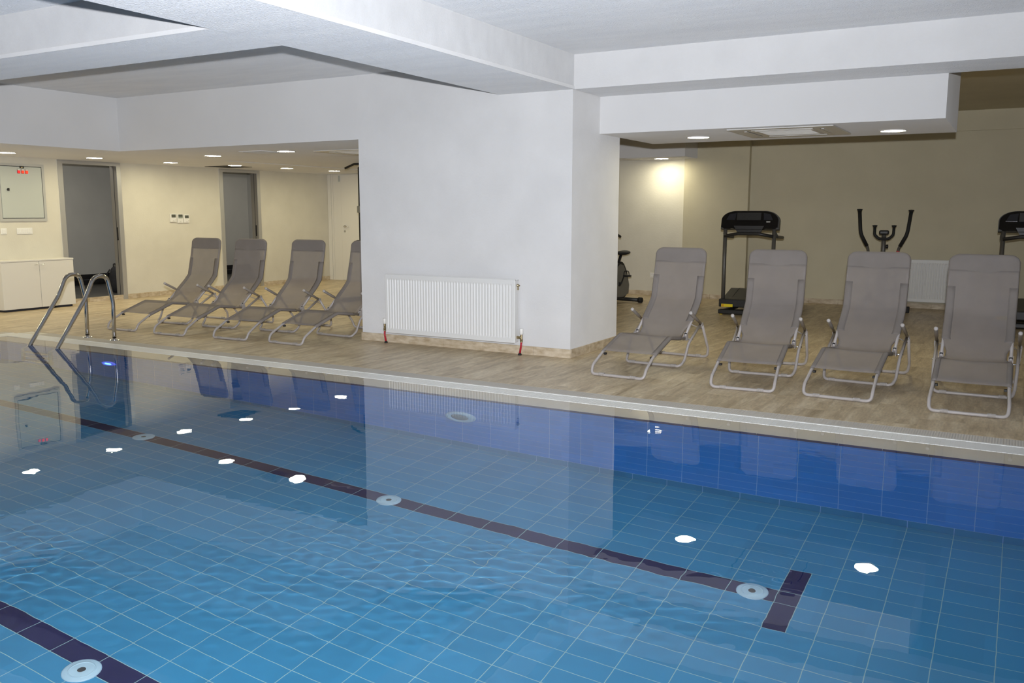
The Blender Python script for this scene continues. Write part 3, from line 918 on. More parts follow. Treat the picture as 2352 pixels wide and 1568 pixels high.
thermostat(10.44, 1.258, .112, .135, 'hi', 'white thermostat with dark display, the one nearest the far doorway')

# low white cabinet
t = thing('cabinet', 'low white two-door cabinet against the cream wall by the ladder', 'cabinet', (-12.0, 7.60, 0))
W0, W1 = -.55, .52
bm = new(); box(bm, (-.285, W0 + .002, .03), (-.018, W1 - .002, .684)); obj('body', bm, M['cabinet_white'], t)
bm = new(); bbox(bm, (-.287, W0 - .004, .684), (.004, W1 + .004, .705), .002, 1); obj('top', bm, M['cabinet_white'], t)
one('plinth', M['gap'], t, ((-.28, W0 + .03, 0), (-.04, W1 - .03, .03)))  # shade under the cabinet is put into the near-black plinth colour
for a, b, hy_ in ((W0, -.004, -.05), (-.0005, W1, .045)):
    bm = new(); bbox(bm, (-.018, a + .0015, .032), (0, b - .0015, .681), .0015, 1); d = obj('door', bm, M['cabinet_white'], t)
    bm = new(); tube(bm, fillet([(0, hy_ - .02, .632), (.022, hy_ - .02, .632), (.022, hy_ + .02, .640), (0, hy_ + .02, .640)], .006, 3), .004, 8); obj('handle', bm, M['chrome'], d)

# black backpack inside the first doorway
t = thing('backpack', 'black backpack on the dark floor inside the nearer dark doorway', 'bag', (-12.72, 9.345, .07), math.radians(20))
t.scale = (.8, .68, 1.02)
bm = new()
bmesh.ops.create_uvsphere(bm, u_segments=20, v_segments=14, radius=1)
for v in bm.verts:
    p = v.co
    sgn = lambda a, e: math.copysign(abs(a) ** e, a)
    zz = (sgn(p.z, .7) + 1) / 2
    v.co = Vector((sgn(p.x, .75) * .13 * (1.1 - .35 * zz), sgn(p.y, .75) * .17 * (1.08 - .42 * zz ** 2), .42 * zz))
    v.co += Vector((math.sin(v.co.z * 31 + v.co.y * 23), math.sin(v.co.z * 27 + 2), 0)) * .006
obj('sack', bm, M['bag_cloth'], t, True)
bm = new(); bbox(bm, (.06, -.12, .03), (.155, .12, .20), .04, 3); obj('pocket', bm, M['bag_cloth'], t, True)
bm = new(); tube(bm, fillet([(-.02, -.045, .40), (-.02, -.05, .455), (-.02, .05, .455), (-.02, .045, .40)], .03), .01, 8); obj('carry_loop', bm, M['bag_cloth'], t)
for s in (-1, 1):
    bm = new(); tube(bm, fillet([(-.09, s * .07, .37), (-.15, s * .09, .30), (-.16, s * .10, .14), (-.10, s * .11, .05)], .05), .013, 8); obj('shoulder_strap', bm, M['bag_cloth'], t)

# ------------------------------------------------------------------ pool ladder
t = thing('pool_ladder', 'polished steel pool ladder with two arched rails at the pool corner', 'ladder', (-8.64, 6.11, 0))
for s, hgt in ((-1, .002), (1, 0)):
    x = s * .23
    pts = fillet([(x, 0, .004), (x, 0.01, .42), (x, -.05, .70), (x, -.20, .70), (x, -.31, .48), (x, -.675, -.02), (x, -.74, -.16), (x, -.74, -.95)], [0, .5, .13, .13, .3, .4, .2, 0], 8)
    bm = new(); tube(bm, pts, .0215, 16); r_ = obj('rail', bm, M['steel'], t)
    bm = new(); lathe(bm, [(.056, 0.0), (.056, .003), (.048, .008), (.026, .014), (.023, .022)], T(x, 0, 0), 24); f_ = obj('flange', bm, M['chrome'], t)
for z in (-.35, -.60, -.85):
    bm = new(); bbox(bm, (-.21, -.78, z - .014), (.21, -.70, z + .014), .006, 2); obj('step', bm, M['steel'], t)

# ------------------------------------------------------------------ radiators
def radiator(x0, x1, y, z0, z1, depth, label, pipes):
    L = x1 - x0; Hh = z1 - z0
    t = thing('radiator', label, 'radiator', (x0, y - .002, z0))
    # front plate with pressed vertical channels
    bm = new()
    n = max(6, int(L / .0345)); m_ = .028
    yf = -depth
    cols = []
    xs_ = [0, .006, m_]
    pitch = (L - 2 * m_) / n
    for k in range(n):
        c = m_ + (k + .5) * pitch
        xs_ += [c - pitch * .36, c - pitch * .16, c + pitch * .16, c + pitch * .36]
    xs_ += [L - m_, L - .006, L]
    zs_ = [0, .006, .045, .062, Hh - .062, Hh - .045, Hh - .006, Hh]
    grid = []
    for iz, z in enumerate(zs_):
        row = []
        for ix, xx in enumerate(xs_):
            yy = yf
            if iz in (0, len(zs_) - 1) or ix in (0, len(xs_) - 1): yy += .006
            elif 3 <= iz <= 4 and 3 <= ix < len(xs_) - 3 and (ix - 3) % 4 in (1, 2): yy += .0055
            row.append(bm.verts.new((xx, yy, z)))
        grid.append(row)
    for a, b in zip(grid, grid[1:]):
        for k in range(len(a) - 1): bm.faces.new((a[k], a[k + 1], b[k + 1], b[k]))
    obj('ribbed_panel', bm, M['white_enamel'], t)
    one('convector_panel', M['white_enamel'], t, ((.004, -.05, .01), (L - .004, -.035, Hh - .012)))
    for xx in (0, L - .012):
        one('cover', M['white_enamel'], t, ((xx, yf + .007, .012), (xx + .012, -.033, Hh - .006)))
    bm = new(); box(bm, (.0, yf + .007, Hh - .012), (L, yf + .018, Hh - .002)); box(bm, (.0, -.045, Hh - .012), (L, -.034, Hh - .002))
    k = .02
    while k < L - .02:
        box(bm, (k, yf + .018, Hh - .010), (k + .006, -.045, Hh - .004)); k += .028
    obj('grille', bm, M['white_enamel'], t)
    for xx in (.2, L - .2): one('bracket', M['white_enamel'], t, ((xx, -.036, .05), (xx + .03, 0, Hh - .08)))
    if pipes:
        bm = new(); lathe(bm, [(.013, -.01), (.013, .016), (.008, .018), (.006, .03), (0, .031)], T(L, yf * .55, Hh - .06) @ RY(PI / 2), 12); box(bm, (L + .005, yf * .55 - .004, Hh - .105), (L + .017, yf * .55 + .004, Hh - .075)); obj('bleed_valve', bm, M['brass'], t)
        for s, xx in ((-1, 0), (1, L)):
            yy = yf * .55
            bm = new()
            tube(bm, [(xx - s * .004, yy, .055), (xx + s * .048, yy, .055)], .010, 10)
            lathe(bm, [(.015, -.02), (.015, .02)], T(xx + s * .02, yy, .055) @ RY(PI / 2), 6, False)
            lathe(bm, [(.012, -.045), (.012, .03)], T(xx + s * .048, yy, .055), 10); lathe(bm, [(.016, -.035), (.016, -.015)], T(xx + s * .048, yy, .055), 6, False)
            v_ = obj('valve', bm, M['brass'], t)
            bm = new(); lathe(bm, [(.011, .03), (.019, .036), (.019, .085), (.016, .09), (0, .091)], T(xx + s * .048, yy, .055), 12); obj('valve_cap', bm, M['white_plastic'], v_)
            bm = new(); tube(bm, fillet([(xx + s * .048, yy, .012), (xx + s * .048 - .003, yy, -.02), (xx + s * .048 + (.02 if s < 0 else -.012), yy - .008, -z0 + .012)], .03), .0105, 10); p_ = obj('pipe', bm, M['red_pipe'], t)
            bm = new(); lathe(bm, [(.018, -z0), (.018, -z0 + .008), (.012, -z0 + .02), (.011, -z0 + .02)], T(xx + s * .048 + (.02 if s < 0 else -.012), yy - .008, 0), 12); obj('collar', bm, M['black_rubber'], p_)
    return t
radiator(-5.725, -4.165, CY0, .115, .735, .105, 'long white ribbed radiator with red pipes on the front of the pillar', True)
radiator(-1.75, -.55, YB, .10, .71, .10, 'white ribbed radiator on the back wall of the gym behind the loungers', False)

# socket on the gym wall
t = thing('wall_socket', 'white wall socket low on the far gym wall beside the exercise bike', 'socket', (-5.28, YB, .335))
bm = new(); bbox(bm, (-.042, -.010, -.042), (.042, 0, .042), .004, 2); obj('plate', bm, M['white_plastic'], t)
bm = new(); lathe(bm, [(.03, .010), (.030, .012), (.022, .012), (.020, .002), (0, .002)], RX(PI / 2), 18); obj('insert', bm, M['vent_white'], t)

# ------------------------------------------------------------------ sun loungers
HW = .238
def lounger(label):
    t = thing('sun_lounger', label, 'sun lounger', (0, 0, 0), 0, 'grey mesh sun loungers along the pool')
    R = .0125
    # seat frame: one bent tube, hip - knee - leg rest - foot bar - and back again
    half = [(HW, .93, .238), (HW, .55, .288), (HW, .20, .172), (HW + .008, .035, .085), (HW + .004, .0, .0125), (.10, 0, .0125)]
    pts = half + [(-x, y, z) for x, y, z in reversed(half)]
    rad = [0, .05, .05, .09, .085, 0, 0, .085, .09, .05, .05, 0]
    bm = new(); tube(bm, fillet(pts, rad, 6), R, 10); obj('seat_frame', bm, M['frame_paint'], t)
    # back frame: hinge - bend - top arch
    half = [(HW, .905, .262), (HW, 1.255, .560), (HW, 1.342, .94), (HW - .01, 1.352, 1.022), (.1, 1.352, 1.026)]
    pts = half + [(-x, y, z) for x, y, z in reversed(half)]
    rad = [0, .12, .05, .075, 0, 0, .075, .05, .12, 0]
    bm = new(); tube(bm, fillet(pts, rad, 6), R, 10); obj('backrest_frame', bm, M['frame_paint'], t)
    # front stand and rear stand, each a bent U
    half = [(.287, 1.150, .350), (.285, .872, .207), (.278, .80, .062), (.262, .737, .0125), (.10, .737, .0125)]
    pts = half + [(-x, y, z) for x, y, z in reversed(half)]
    rad = [0, .12, .06, .075, 0, 0, .075, .06, .12, 0]
    bm = new(); tube(bm, fillet(pts, rad, 6), R, 10); fs = obj('stand', bm, M['frame_paint'], t)
    half = [(.300, 1.165, .342), (.290, 1.368, .095), (.275, 1.394, .0125), (.10, 1.394, .0125)]
    pts = half + [(-x, y, z) for x, y, z in reversed(half)]
    rad = [0, .07, .075, 0, 0, .075, .07, 0]
    bm = new(); tube(bm, fillet(pts, rad, 6), R, 10); rs = obj('stand', bm, M['frame_paint'], t)
    # ribbed plastic sleeves where the bars touch the floor
    for y, w_ in ((0, .145), (.737, .20), (1.394, .185)):
        for s in (-1, 1):
            bm = new()
            prof = []
            for k in range(9): prof.append((.0155 if k % 2 else .0145, -.026 + k * .0065))
            lathe(bm, [(.0126, -.026)] + prof + [(.0126, .026)], T(s * w_, y, .0155) @ RY(PI / 2), 12, False)
            obj('foot_sleeve', bm, M['cap_plastic'], t)
    for s in (-1, 1):
        # armrest
        a, b = Vector((s * .292, 1.158, .352)), Vector((s * .287, .896, .481))
        bm = new(); tube(bm, [a, a.lerp(b, .35), a.lerp(b, .36), b.lerp(a, .06), b], [.0125, .0125, .0150, .0150, .0150], 12); ar = obj('armrest', bm, M['cap_plastic'], t)
        d = (b - a).normalized()
        bm = new(); lathe(bm, [(.0155, -.010), (.0158, .001), (.010, .0045), (0, .005)], T(*b) @ d.to_track_quat('Z', 'Y').to_matrix().to_4x4(), 14); obj('end_cap', bm, M['cap_pale'], ar)
        bm = new(); bbox(bm, (s * .292 - .015, 1.142, .330), (s * .292 + .015, 1.182, .366), .006, 2); obj('joint', bm, M['cap_plastic'], t)
        # hip bracket and pivot bolt, link rod to the rear stand
        bm = new(); prism(bm, [(.885, .225), (.945, .225), (.945, .25), (.925, .30), (.895, .268)], s * (HW - .016), s * (HW - .012), 'x'); prism(bm, [(.885, .225), (.945, .225), (.945, .25), (.925, .30), (.895, .268)], s * (HW + .012), s * (HW + .016), 'x')
        hb = obj('hinge_bracket', bm, M['frame_paint'], t)
        bm = new(); tube(bm, [(s * (HW - .02), .928, .237), (s * .304, .928, .237)], .006, 8); obj('pivot_bolt', bm, M['chrome'], hb)
        bm = new(); bbox(bm, (s * HW - .012, .912, .272), (s * HW + .012, .936, .292), .004, 1); obj('end_plug', bm, M['black_plastic'], hb)
        bm = new(); tube(bm, fillet([(s * HW, 1.03, .362), (s * .262, 1.10, .335), (s * .296, 1.20, .30)], .05), .0045, 8); obj('link_rod', bm, M['frame_paint'], t)
        bm = new(); bbox(bm, (s * (HW - .032), .195, .150), (s * (HW - .010), .225, .168), .003, 1); obj('sling_clip', bm, M['black_plastic'], t)
    # sling: seat part over the side tubes, then up the back; it narrows at the hip
    def sheet(profile, cols, mtl, name, parent, wrap=.0145, thick=.003):
        bm = new(); rows_ = []
        for (y, z, hw, nyz, sag) in profile:
            nv = Vector((0, nyz[0], nyz[1])).normalized(); row = []
            for c in cols:
                u = max(-1, min(1, c)); over = abs(c) - abs(u)      # beyond 1: degrees/1000 round the tube
                p = Vector((u * hw, y, z)) + nv * (wrap - sag * (1 - u * u))
                if over > 0:
                    a_ = math.radians(over * 1000)
                    p = Vector((math.copysign(hw + wrap * math.sin(a_), u), y, z)) + nv * (wrap * math.cos(a_))
                row.append(bm.verts.new(p))
            rows_.append(row)
        for a, b in zip(rows_, rows_[1:]):
            for k in range(len(a) - 1):
                f = bm.faces.new((a[k], a[k + 1], b[k + 1], b[k])); f.smooth = True
        o = obj(name, bm, mtl, parent)
        md = o.modifiers.new('thickness', 'SOLIDIFY'); md.thickness = thick; md.offset = 0
        return o
    def lerp_prof(keys, n):
        out = []
        for (a, b) in zip(keys, keys[1:]):
            for k in range(n):
                s = k / n
                out.append(tuple(a[i] + (b[i] - a[i]) * s for i in range(5)))
        out.append(keys[-1])
        return [(y, z, hw, (math.sin(-an), math.cos(an)), sg) for y, z, hw, an, sg in out]
    sg = .30
    seat = lerp_prof([(.208, .176, HW, .33, .003), (.36, .2255, HW, .325, .010), (.515, .2765, HW, .25, .008), (.55, .286, HW, .06, .004), (.60, .2815, HW, -.12, .006), (.76, .2605, HW, -.13, .020), (.84, .250, HW - .012, -.10, .026), (.90, .262, HW - .042, .35, .020)], 3)
    back = lerp_prof([(.90, .262, HW - .042, .35, .020), (.955, .302, HW - .045, .60, .022), (1.03, .368, HW - .010, .70, .020), (1.065, .398, HW, .71, .016), (1.19, .504, HW, .74, .010), (1.255, .572, HW, 1.0, .007), (1.285, .69, HW, 1.33, .006), (1.318, .83, HW, 1.345, .004), (1.336, .915, HW, 1.37, .002)], 3)
    EDGE = [1.04, 1.085, 1.13, 1.18]
    cols = [-q for q in reversed(EDGE)] + [-1, -.93, -.8, -.6, -.4, -.2, 0, .2, .4, .6, .8, .93, 1] + EDGE
    sheet(seat + back[1:], cols, M['mesh_cloth'], 'mesh_sling', t)
    # doubled side hems of the sling
    for s in (-1, 1):
        sheet([r_ for r_ in back if .372 < r_[1] < .80], [s * q for q in [.80, .9, 1] + EDGE], M['hem_cloth'], 'hem', t, .0153)
        sheet([r_ for r_ in seat if .20 < r_[0] < .835], [s * q for q in [.90, 1] + EDGE], M['hem_cloth'], 'hem', t, .0153)
    # head pocket: a doubled band pulled over the arch of the back frame
    bm = new()
    xs_p = [0, .05, .10, .16, .185, .205, .222, .235, .246, HW + .0168]
    xs_p = [-x for x in reversed(xs_p[1:])] + xs_p
    us = xs_p
    fr, bk = [], []
    for x in xs_p:
        q = min(1, max(0, (abs(x) - .175) / .0805))
        zt = 1.044 - .07 * (1 - math.sqrt(max(0, 1 - q * q)))
        e = (abs(x) - HW) / .0172
        side = math.sqrt(max(.01, 1 - e * e)) if e > 0 else 1.0
        lv = [(.905, 1), (.905 + (zt - .905) * .4, 1), (zt - .020, 1), (zt - .006, .75), (zt, .2)]
        for G_, sg_ in ((fr, -1), (bk, 1)):
            G_.append([bm.verts.new((x, 1.337 + (z - .905) * .15 + sg_ * .0172 * k_ * side, z)) for z, k_ in lv])
    for G_, flip in ((fr, 0), (bk, 1)):
        for a, b in zip(G_, G_[1:]):
            for k in range(4):
                f = bm.faces.new((a[k], b[k], b[k + 1], a[k + 1])); f.smooth = True
    for k in range(len(us) - 1): bm.faces.new((fr[k][4], fr[k + 1][4], bk[k + 1][4], bk[k][4]))
    for i in (0, -1):
        for k in range(4): bm.faces.new((fr[i][k], fr[i][k + 1], bk[i][k + 1], bk[i][k]))
    o = obj('headrest_pocket', bm, M['hem_cloth'], t)
    return t

L1 = lounger('grey mesh sun lounger standing nearest the steel pool ladder')
L1.location = (-9.021, 6.654, 0); L1.rotation_euler = (0, 0, .029)
for x, y, a, lab in ((-8.218, 6.658, .041, 'grey mesh sun lounger whose back stands before the farther dark doorway'),
                     (-7.361, 6.751, .041, 'grey mesh sun lounger second left of the pillar, seen whole'),
                     (-6.601, 6.803, -.035, 'grey mesh sun lounger half hidden behind the left side of the pillar'),
                     (-2.842, 6.787, -.050, 'grey mesh sun lounger just right of the pillar, with the exercise bike behind'),
                     (-1.791, 6.773, .055, 'grey mesh sun lounger in front of the treadmill that is seen whole'),
                     (-1.089, 6.792, -.050, 'grey mesh sun lounger in front of the elliptical trainer'),
                     (-.216, 6.689, .005, 'grey mesh sun lounger at the right end of the row, nearest the viewer')):
    dup(L1, (x, y, 0), a, lab)

# ------------------------------------------------------------------ gym machines
def treadmill(label):
    t = thing('treadmill', label, 'treadmill', (0, 0, 0), 0, 'treadmills in the gym')
    # ground frame, deck, motor cover, uprights, console; the console end faces -Y
    bm = new(); bbox(bm, (-.37, -.08, .012), (.37, .02, .072), .012, 2)
    for s in (-1, 1): bbox(bm, (s * .34 - .03, -.02, .012), (s * .34 + .03, .75, .06), .01, 1)
    obj('ground_frame', bm, M['black_plastic'], t)
    for s in (-1, 1):
        bm = new(); lathe(bm, [(.022, 0), (.022, .013), (0, .013)], T(s * .335, -.045, 0), 12); obj('foot', bm, M['yellow_rubber'], t)
    bm = new(); bbox(bm, (-.37, -.06, .105), (.37, .06, .215), .014, 2); hd = obj('housing', bm, M['black_plastic'], t)
    bm = new(); box(bm, (-.33, -.066, .108), (-.175, -.0605, .148)); st = obj('warning_sticker', bm, M['yellow'], hd)
    one('sticker_sign', M['orange'], hd, ((-.322, -.0668, .114), (-.296, -.0661, .143)))
    bm = new(); prism(bm, [(.05, .12), (.05, .21), (.16, .225), (.50, .315), (.62, .315), (.70, .20), (.70, .12)], -.27, .27, 'x'); obj('motor_cover', bm, M['grey_plastic'], t)
    bm = new(); prism(bm, [(.30, .10), (.30, .15), (1.75, .165), (1.75, .11)], -.24, .24, 'x'); obj('running_deck', bm, M['black_rubber'], t)
    for s in (-1, 1):
        bm = new(); prism(bm, [(.10, .12), (.10, .212), (.50, .322), (1.78, .185), (1.78, .10)], s * .245, s * .36, 'x'); obj('deck_rail', bm, M['grey_plastic'], t)
    bm = new(); tube(bm, [(-.3, 1.72, .06), (.3, 1.72, .06)], .05, 12); obj('roller', bm, M['black_plastic'], t)
    for s in (-1, 1):
        bm = new(); tube(bm, [(s * .325, -.01, .19), (s * .325, -.01, .60), (s * .325, -.01, 1.19)], .026, 12); u = obj('upright', bm, M['post_grey'], t)
        bm = new(); tube(bm, fillet([(s * .34, .0, 1.10), (s * .34, .10, 1.055), (s * .34, .42, 1.04)], .05), .02, 10); obj('handle', bm, M['grey_plastic'], t)
    # console: arched shell, black face, crossbar with grips
    def arch(w, z0, z1, cut, n=10):
        pts = [(-w, z0)]
        for k in range(n + 1):
            a = PI - k / n * PI / 2
            pts.append((-w + cut + cut * math.cos(a), z1 - cut * .62 + cut * .62 * math.sin(a)))
        for k in range(n + 1):
            a = PI / 2 - k / n * PI / 2
            pts.append((w - cut + cut * math.cos(a), z1 - cut * .62 + cut * .62 * math.sin(a)))
        pts.append((w, z0))
        return pts
    bm = new(); prism(bm, arch(.385, 1.15, 1.397, .20) , -.02, .05, 'y'); sh = obj('console_shell', bm, M['grey_plastic'], t)
    out = arch(.374, 1.175, 1.386, .195)
    low = [(.33, 1.150), (.21, 1.152), (.16, 1.135), (-.16, 1.135), (-.21, 1.152), (-.33, 1.150)]
    bm = new(); prism(bm, out + low, -.055, -.015, 'y'); cf = obj('console_face', bm, M['black_gloss'], t)
    bm = new(); box(bm, (-.17, -.060, 1.265), (.15, -.054, 1.365)); obj('display_recess', bm, M['black_plastic'], cf)
    for s in (-1, 1):
        bm = new(); prism(bm, [(s * .19, 1.265), (s * .31, 1.265), (s * .27, 1.345), (s * .18, 1.36)], -.060, -.054, 'y'); obj('speaker_panel', bm, M['lcd_gloss'], cf)
    one('badge', M['print_grey'], cf, ((.225, -.0605, 1.235), (.275, -.0545, 1.25)))
    lean = T(0, 0, 1.17) @ RX(-.22) @ T(0, 0, -1.17)
    for q in [sh, cf] + list(cf.children): q.data.transform(lean)
    bm = new(); tube(bm, fillet([(-.325, -.05, 1.062), (-.14, -.075, 1.095), (.14, -.075, 1.095), (.325, -.05, 1.062)], .15), .021, 10)
    obj('crossbar', bm, M['black_plastic'], t)
    bm = new(); prism(bm, [(-.14, 1.09), (.14, 1.09), (.20, 1.20), (-.20, 1.20)], -.06, .0, 'y'); obj('console_neck', bm, M['black_plastic'], t)
    return t
M['lcd_gloss'] = mat('dark_blue_grey_gloss', (0.025, 0.026, 0.033), 0.18)
t1 = treadmill('black treadmill seen whole, behind the second lounger right of the pillar')
t1.location = (-3.12, 11.90, 0)
dup(t1, (.165, 12.15, 0), 0, 'black treadmill cut by the right picture edge, behind the last lounger')

# elliptical trainer
t = thing('elliptical_trainer', 'black elliptical trainer with curved arm levers against the gym wall', 'elliptical trainer', (-1.56, 12.80, 0), math.radians(4))
for y, w_ in ((-.62, .24), (.52, .32)):
    bm = new(); tube(bm, [(-w_, y, .035), (w_, y, .035)], .03, 12); sb = obj('stabilizer', bm, M['black_plastic'], t)
    for s in (-1, 1):
        bm = new(); bbox(bm, (s * w_ - .035, y - .045, 0), (s * w_ + .035, y + .045, .085), .01, 2); obj('end_cap', bm, M['black_rubber'], sb)
bm = new(); tube(bm, [(0, -.62, .06), (0, .52, .06)], .035, 10); obj('main_beam', bm, M['post_grey'], t)
prof = [(-.10, .08), (-.18, .20), (-.17, .42), (-.05, .58), (.12, .60), (.30, .50), (.42, .32), (.42, .14), (.34, .08)]
bm = new(); prism(bm, prof, -.06, .06, 'x'); bmesh.ops.bevel(bm, geom=list(bm.edges), offset=.012, segments=2, affect='EDGES'); obj('flywheel_housing', bm, M['black_plastic'], t)
bm = new(); tube(bm, [(0, .02, .55), (0, -.03, .85), (0, -.05, 1.10)], .030, 12); mast = obj('mast', bm, M['post_grey'], t)
bm = new(); lathe(bm, [(.020, 0), (.026, .01), (.026, .03), (0, .034)], T(.028, -.02, .93) @ RY(PI / 2), 12); obj('knob', bm, M['black_plastic'], mast)
bm = new(); bbox(bm, (-.062, -.10, 1.085), (.062, -.03, 1.145), .02, 3); obj('console', bm, M['black_plastic'], t)
bm = new(); tube(bm, fillet([(-.118, -.06, 1.20), (-.116, -.08, 1.085), (-.06, -.07, 1.03), (.06, -.07, 1.03), (.116, -.08, 1.085), (.118, -.06, 1.20)], .06), .019, 10); hb = obj('fixed_handlebar', bm, M['black_rubber'], t)
for s in (-1, 1):
    bm = new(); lathe(bm, [(.021, -.012), (.032, .0), (.03, .01), (0, .013)], T(s * .118, -.06, 1.20), 12); obj('grip_end', bm, M['black_rubber'], hb)
    z_top = 1.41 if s < 0 else 1.40
    path = fillet([(s * .165, -.05, .18), (s * .175, -.03, .62), (s * .185, -.06, .90), (s * .285, -.14, 1.10), (s * .315, -.10, z_top)], [0, .3, .18, .22, 0], 8)
    lo = [p for p in path if p.z < 1.02]; hi = [p for p in path if p.z >= 1.0]
    bm = new(); tube(bm, lo, .018, 10); lv = obj('arm_lever', bm, M['post_grey'], t)
    bm = new(); tube(bm, [lo[-1]] + hi, .0235, 12); lathe(bm, [(.0235, -.012), (.036, .0), (.034, .012), (0, .015)], T(*hi[-1]), 14); obj('grip', bm, M['black_rubber'], lv)
    if s > 0:
        bm = new(); lathe(bm, [(.019, -.012), (.0195, 0), (.019, .012)], T(*lo[int(len(lo) * .62)]), 10); obj('red_band', bm, M['red_pipe'], lv)
    bm = new(); bbox(bm, (s * .17 - .07, -.05, .22 + .05 * s), (s * .17 + .07, .33, .25 + .05 * s), .012, 2); obj('foot_plate', bm, M['black_plastic'], t)
    bm = new(); tube(bm, [(s * .17, -.50, .16), (s * .17, .40, .24 + .05 * s)], .02, 8); obj('pedal_arm', bm, M['post_grey'], t)
    bm = new(); tube(bm, [(s * .065, .12, .33), (s * .15, .12, .33), (s * .15, .36, .24 + .05 * s)], .016, 8); obj('crank', bm, M['post_grey'], t)

# exercise bike: the handlebar end faces the viewer
t = thing('exercise_bike', 'grey and black exercise bike half hidden by the pillar', 'exercise bike', (-5.29, 12.42, 0), math.radians(-10))
for y, w_ in ((-.40, .25), (.36, .26)):
    bm = new(); tube(bm, [(-w_, y, .045), (w_, y, .045)], .03, 12); sb = obj('stabilizer', bm, M['black_plastic'], t)
    for s in (-1, 1):
        bm = new()
        if y < 0: lathe(bm, [(.045, -.022), (.045, .022), (.02, .026)], T(s * w_, y, .045) @ RY(PI / 2), 16)
        else: lathe(bm, [(.030, -.03), (.042, -.028), (.042, .028), (.03, .032), (0, .033)], T(s * w_, y, .045) @ RY(PI / 2), 16)
        obj('end_cap', bm, M['black_rubber'], sb)
prof = [(-.36, .10), (-.42, .24), (-.36, .42), (-.22, .54), (-.02, .60), (.10, .64), (.18, .62), (.26, .48), (.335, .30), (.325, .16), (.22, .08), (-.1, .065)]
bm = new(); prism(bm, prof, -.075, .075, 'x'); bmesh.ops.bevel(bm, geom=list(bm.edges), offset=.015, segments=2, affect='EDGES'); obj('flywheel_housing', bm, M['black_plastic'], t)
for s in (-1, 1):
    pr = [(-.28, .12), (-.33, .24), (-.28, .38), (-.12, .50), (.06, .60), (.14, .58), (.23, .44), (.305, .28), (.29, .15), (.15, .10)]
    bm = new(); prism(bm, pr, s * .074, s * .09, 'x'); sp = obj('cover', bm, M['silver_plastic'], t)
    bm = new(); lathe(bm, [(.035, 0), (.032, .014), (0, .016)], T(s * .088, .03, .30) @ RY(s * PI / 2), 14)
    e = (s * .125, .03 + s * .07, .30 + s * .125)
    tube(bm, [(s * .10, .03, .30), (s * .115, .03 + s * .01, .31), e], .011, 8); obj('crank', bm, M['black_plastic'], t)
    bm = new(); bbox(bm, (s * .18 - .05, e[1] - .045, e[2] - .014), (s * .18 + .05, e[1] + .045, e[2] + .014), .006, 1); tube(bm, [e, (s * .18, e[1], e[2])], .008, 8); pd = obj('pedal', bm, M['black_plastic'], t)
    bm = new(); tube(bm, fillet([(s * .18 - .045, e[1] - .02, e[2] + .01), (s * .18 - .04, e[1] - .02, e[2] + .075), (s * .18 + .04, e[1] - .02, e[2] + .075), (s * .18 + .05, e[1] - .02, e[2] - .005)], .035), [.007] * 14, 6); obj('toe_strap', bm, M['black_rubber'], pd)
bm = new(); tube(bm, [(0, .10, .56), (0, .20, .735)], .022, 10); lathe(bm, [(.034, 0), (.034, .05), (.026, .06)], T(0, .115, .585), 12); sp = obj('seat_post', bm, M['black_plastic'], t)
bm = new(); lathe(bm, [(.012, 0), (.022, .012), (.022, .035), (0, .04)], T(-.03, .13, .63) @ RY(-PI / 2), 10); obj('knob', bm, M['black_plastic'], sp)
bm = new()
bmesh.ops.create_uvsphere(bm, u_segments=20, v_segments=10, radius=1)
for v in bm.verts:
    p = v.co.copy(); w_ = .115 if p.y > 0 else .115 - .075 * (-p.y) ** .8
    v.co = Vector((p.x * w_, .24 + p.y * .14, .76 + p.z * .032 + .02 * max(p.y, 0)))
obj('saddle', bm, M['black_rubber'], t, True)
bm = new(); tube(bm, [(0, -.28, .46), (0, -.36, .80), (0, -.36, 1.02)], .026, 10); obj('mast', bm, M['black_plastic'], t)
bm = new(); tube(bm, fillet([(-.21, -.16, 1.02), (-.235, -.30, 1.06), (-.15, -.42, 1.10), (.15, -.42, 1.10), (.235, -.30, 1.06), (.21, -.16, 1.02)], .08), .019, 10); obj('handlebar', bm, M['black_rubber'], t)
bm = new(); bbox(bm, (-.10, -.40, 1.06), (.10, -.33, 1.20), .02, 2); obj('console', bm, M['black_plastic'], t)

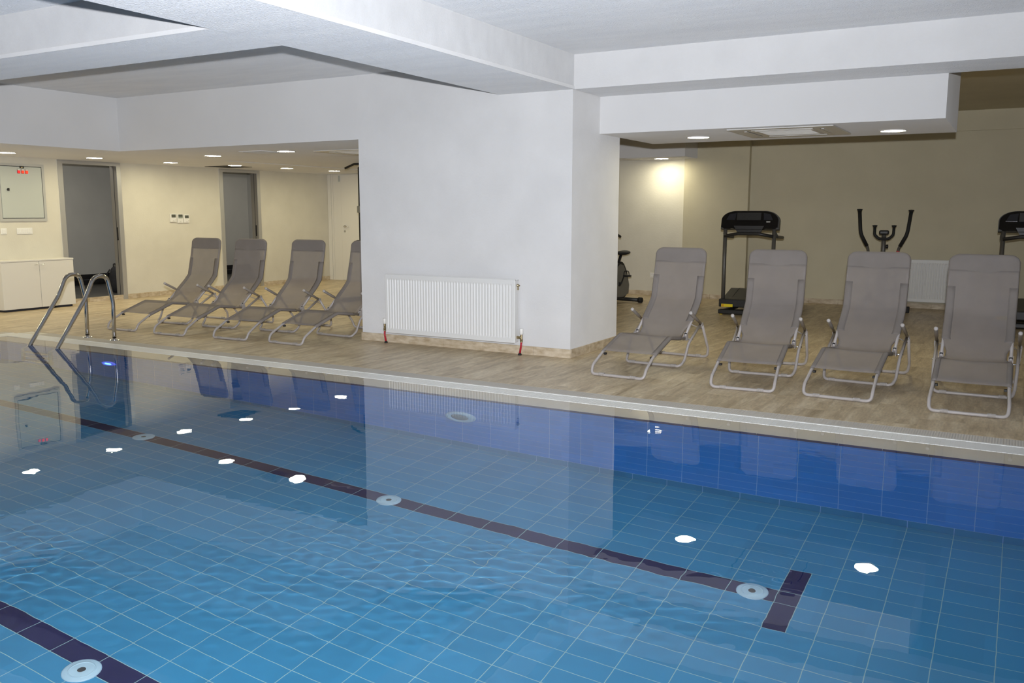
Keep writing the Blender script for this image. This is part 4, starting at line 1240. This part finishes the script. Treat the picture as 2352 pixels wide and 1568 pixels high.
# pull-down machine behind the pillar: only its bar end and front post show
t = thing('pulldown_machine', 'black pull-down machine showing only bar and post beside the pillar', 'weight machine', (-8.965, 11.0, 0))
bm = new(); bbox(bm, (-.03, -.03, .0), (.03, .03, 2.06), .006, 2); po = obj('post', bm, M['black_plastic'], t)
bm = new()
for z in (.98, 1.06, 1.14, 1.32, 1.40, 1.5, 1.58): tube(bm, [(-.042, 0, z), (.042, 0, z)], .008, 8)
obj('pin', bm, M['chrome'], po)
bm = new(); bbox(bm, (-.05, -.045, 1.36), (.045, .045, 1.47), .012, 2); obj('adjuster', bm, M['silver_plastic'], po)
bm = new(); bbox(bm, (-.075, -.05, .90), (.05, .05, .94), .01, 2); obj('collar', bm, M['black_rubber'], po)
one('base_foot', M['black_plastic'], t, ((-.05, -.45, 0), (.05, 1.1, .06)))
bm = new(); bbox(bm, (.05, .55, .0), (.95, .62, 2.0), .01, 1); bbox(bm, (.1, .45, .35), (.42, .55, 1.2), .01, 1); obj('weight_tower', bm, M['black_plastic'], t)
bm = new(); bbox(bm, (-.03, -.02, 2.0), (.03, .62, 2.07), .006, 1); obj('cross_arm', bm, M['black_plastic'], t)
bm = new(); tube(bm, fillet([(-.20, -.12, 2.045), (-.02, -.12, 2.105), (.85, -.12, 2.105), (1.05, -.12, 2.045)], .06), .017, 10); lb = obj('pull_bar', bm, M['black_rubber'], t)
bm = new(); tube(bm, [(.415, -.12, 2.11), (.415, -.05, 2.06)], .008, 8); obj('cable', bm, M['black_plastic'], lb)
bm = new(); bbox(bm, (.2, -.1, .42), (.62, .35, .50), .02, 2); obj('seat', bm, M['black_rubber'], t)

# ------------------------------------------------------------------ what the flash reaches through the water
for o in list(bpy.data.objects):
    p = o.parent
    if o.type == 'MESH' and (o.name.startswith(('pool_', 'lane_tile', 'wall_tile', 'cove_tile', 'coping', 'nosing')) or (p is not None and p.name.startswith(('pool_floor', 'pool_wall', 'pool_rim', 'pool_inlet', 'pool_light')))):
        if o is not water:
            o.cycles.is_caustics_receiver = True
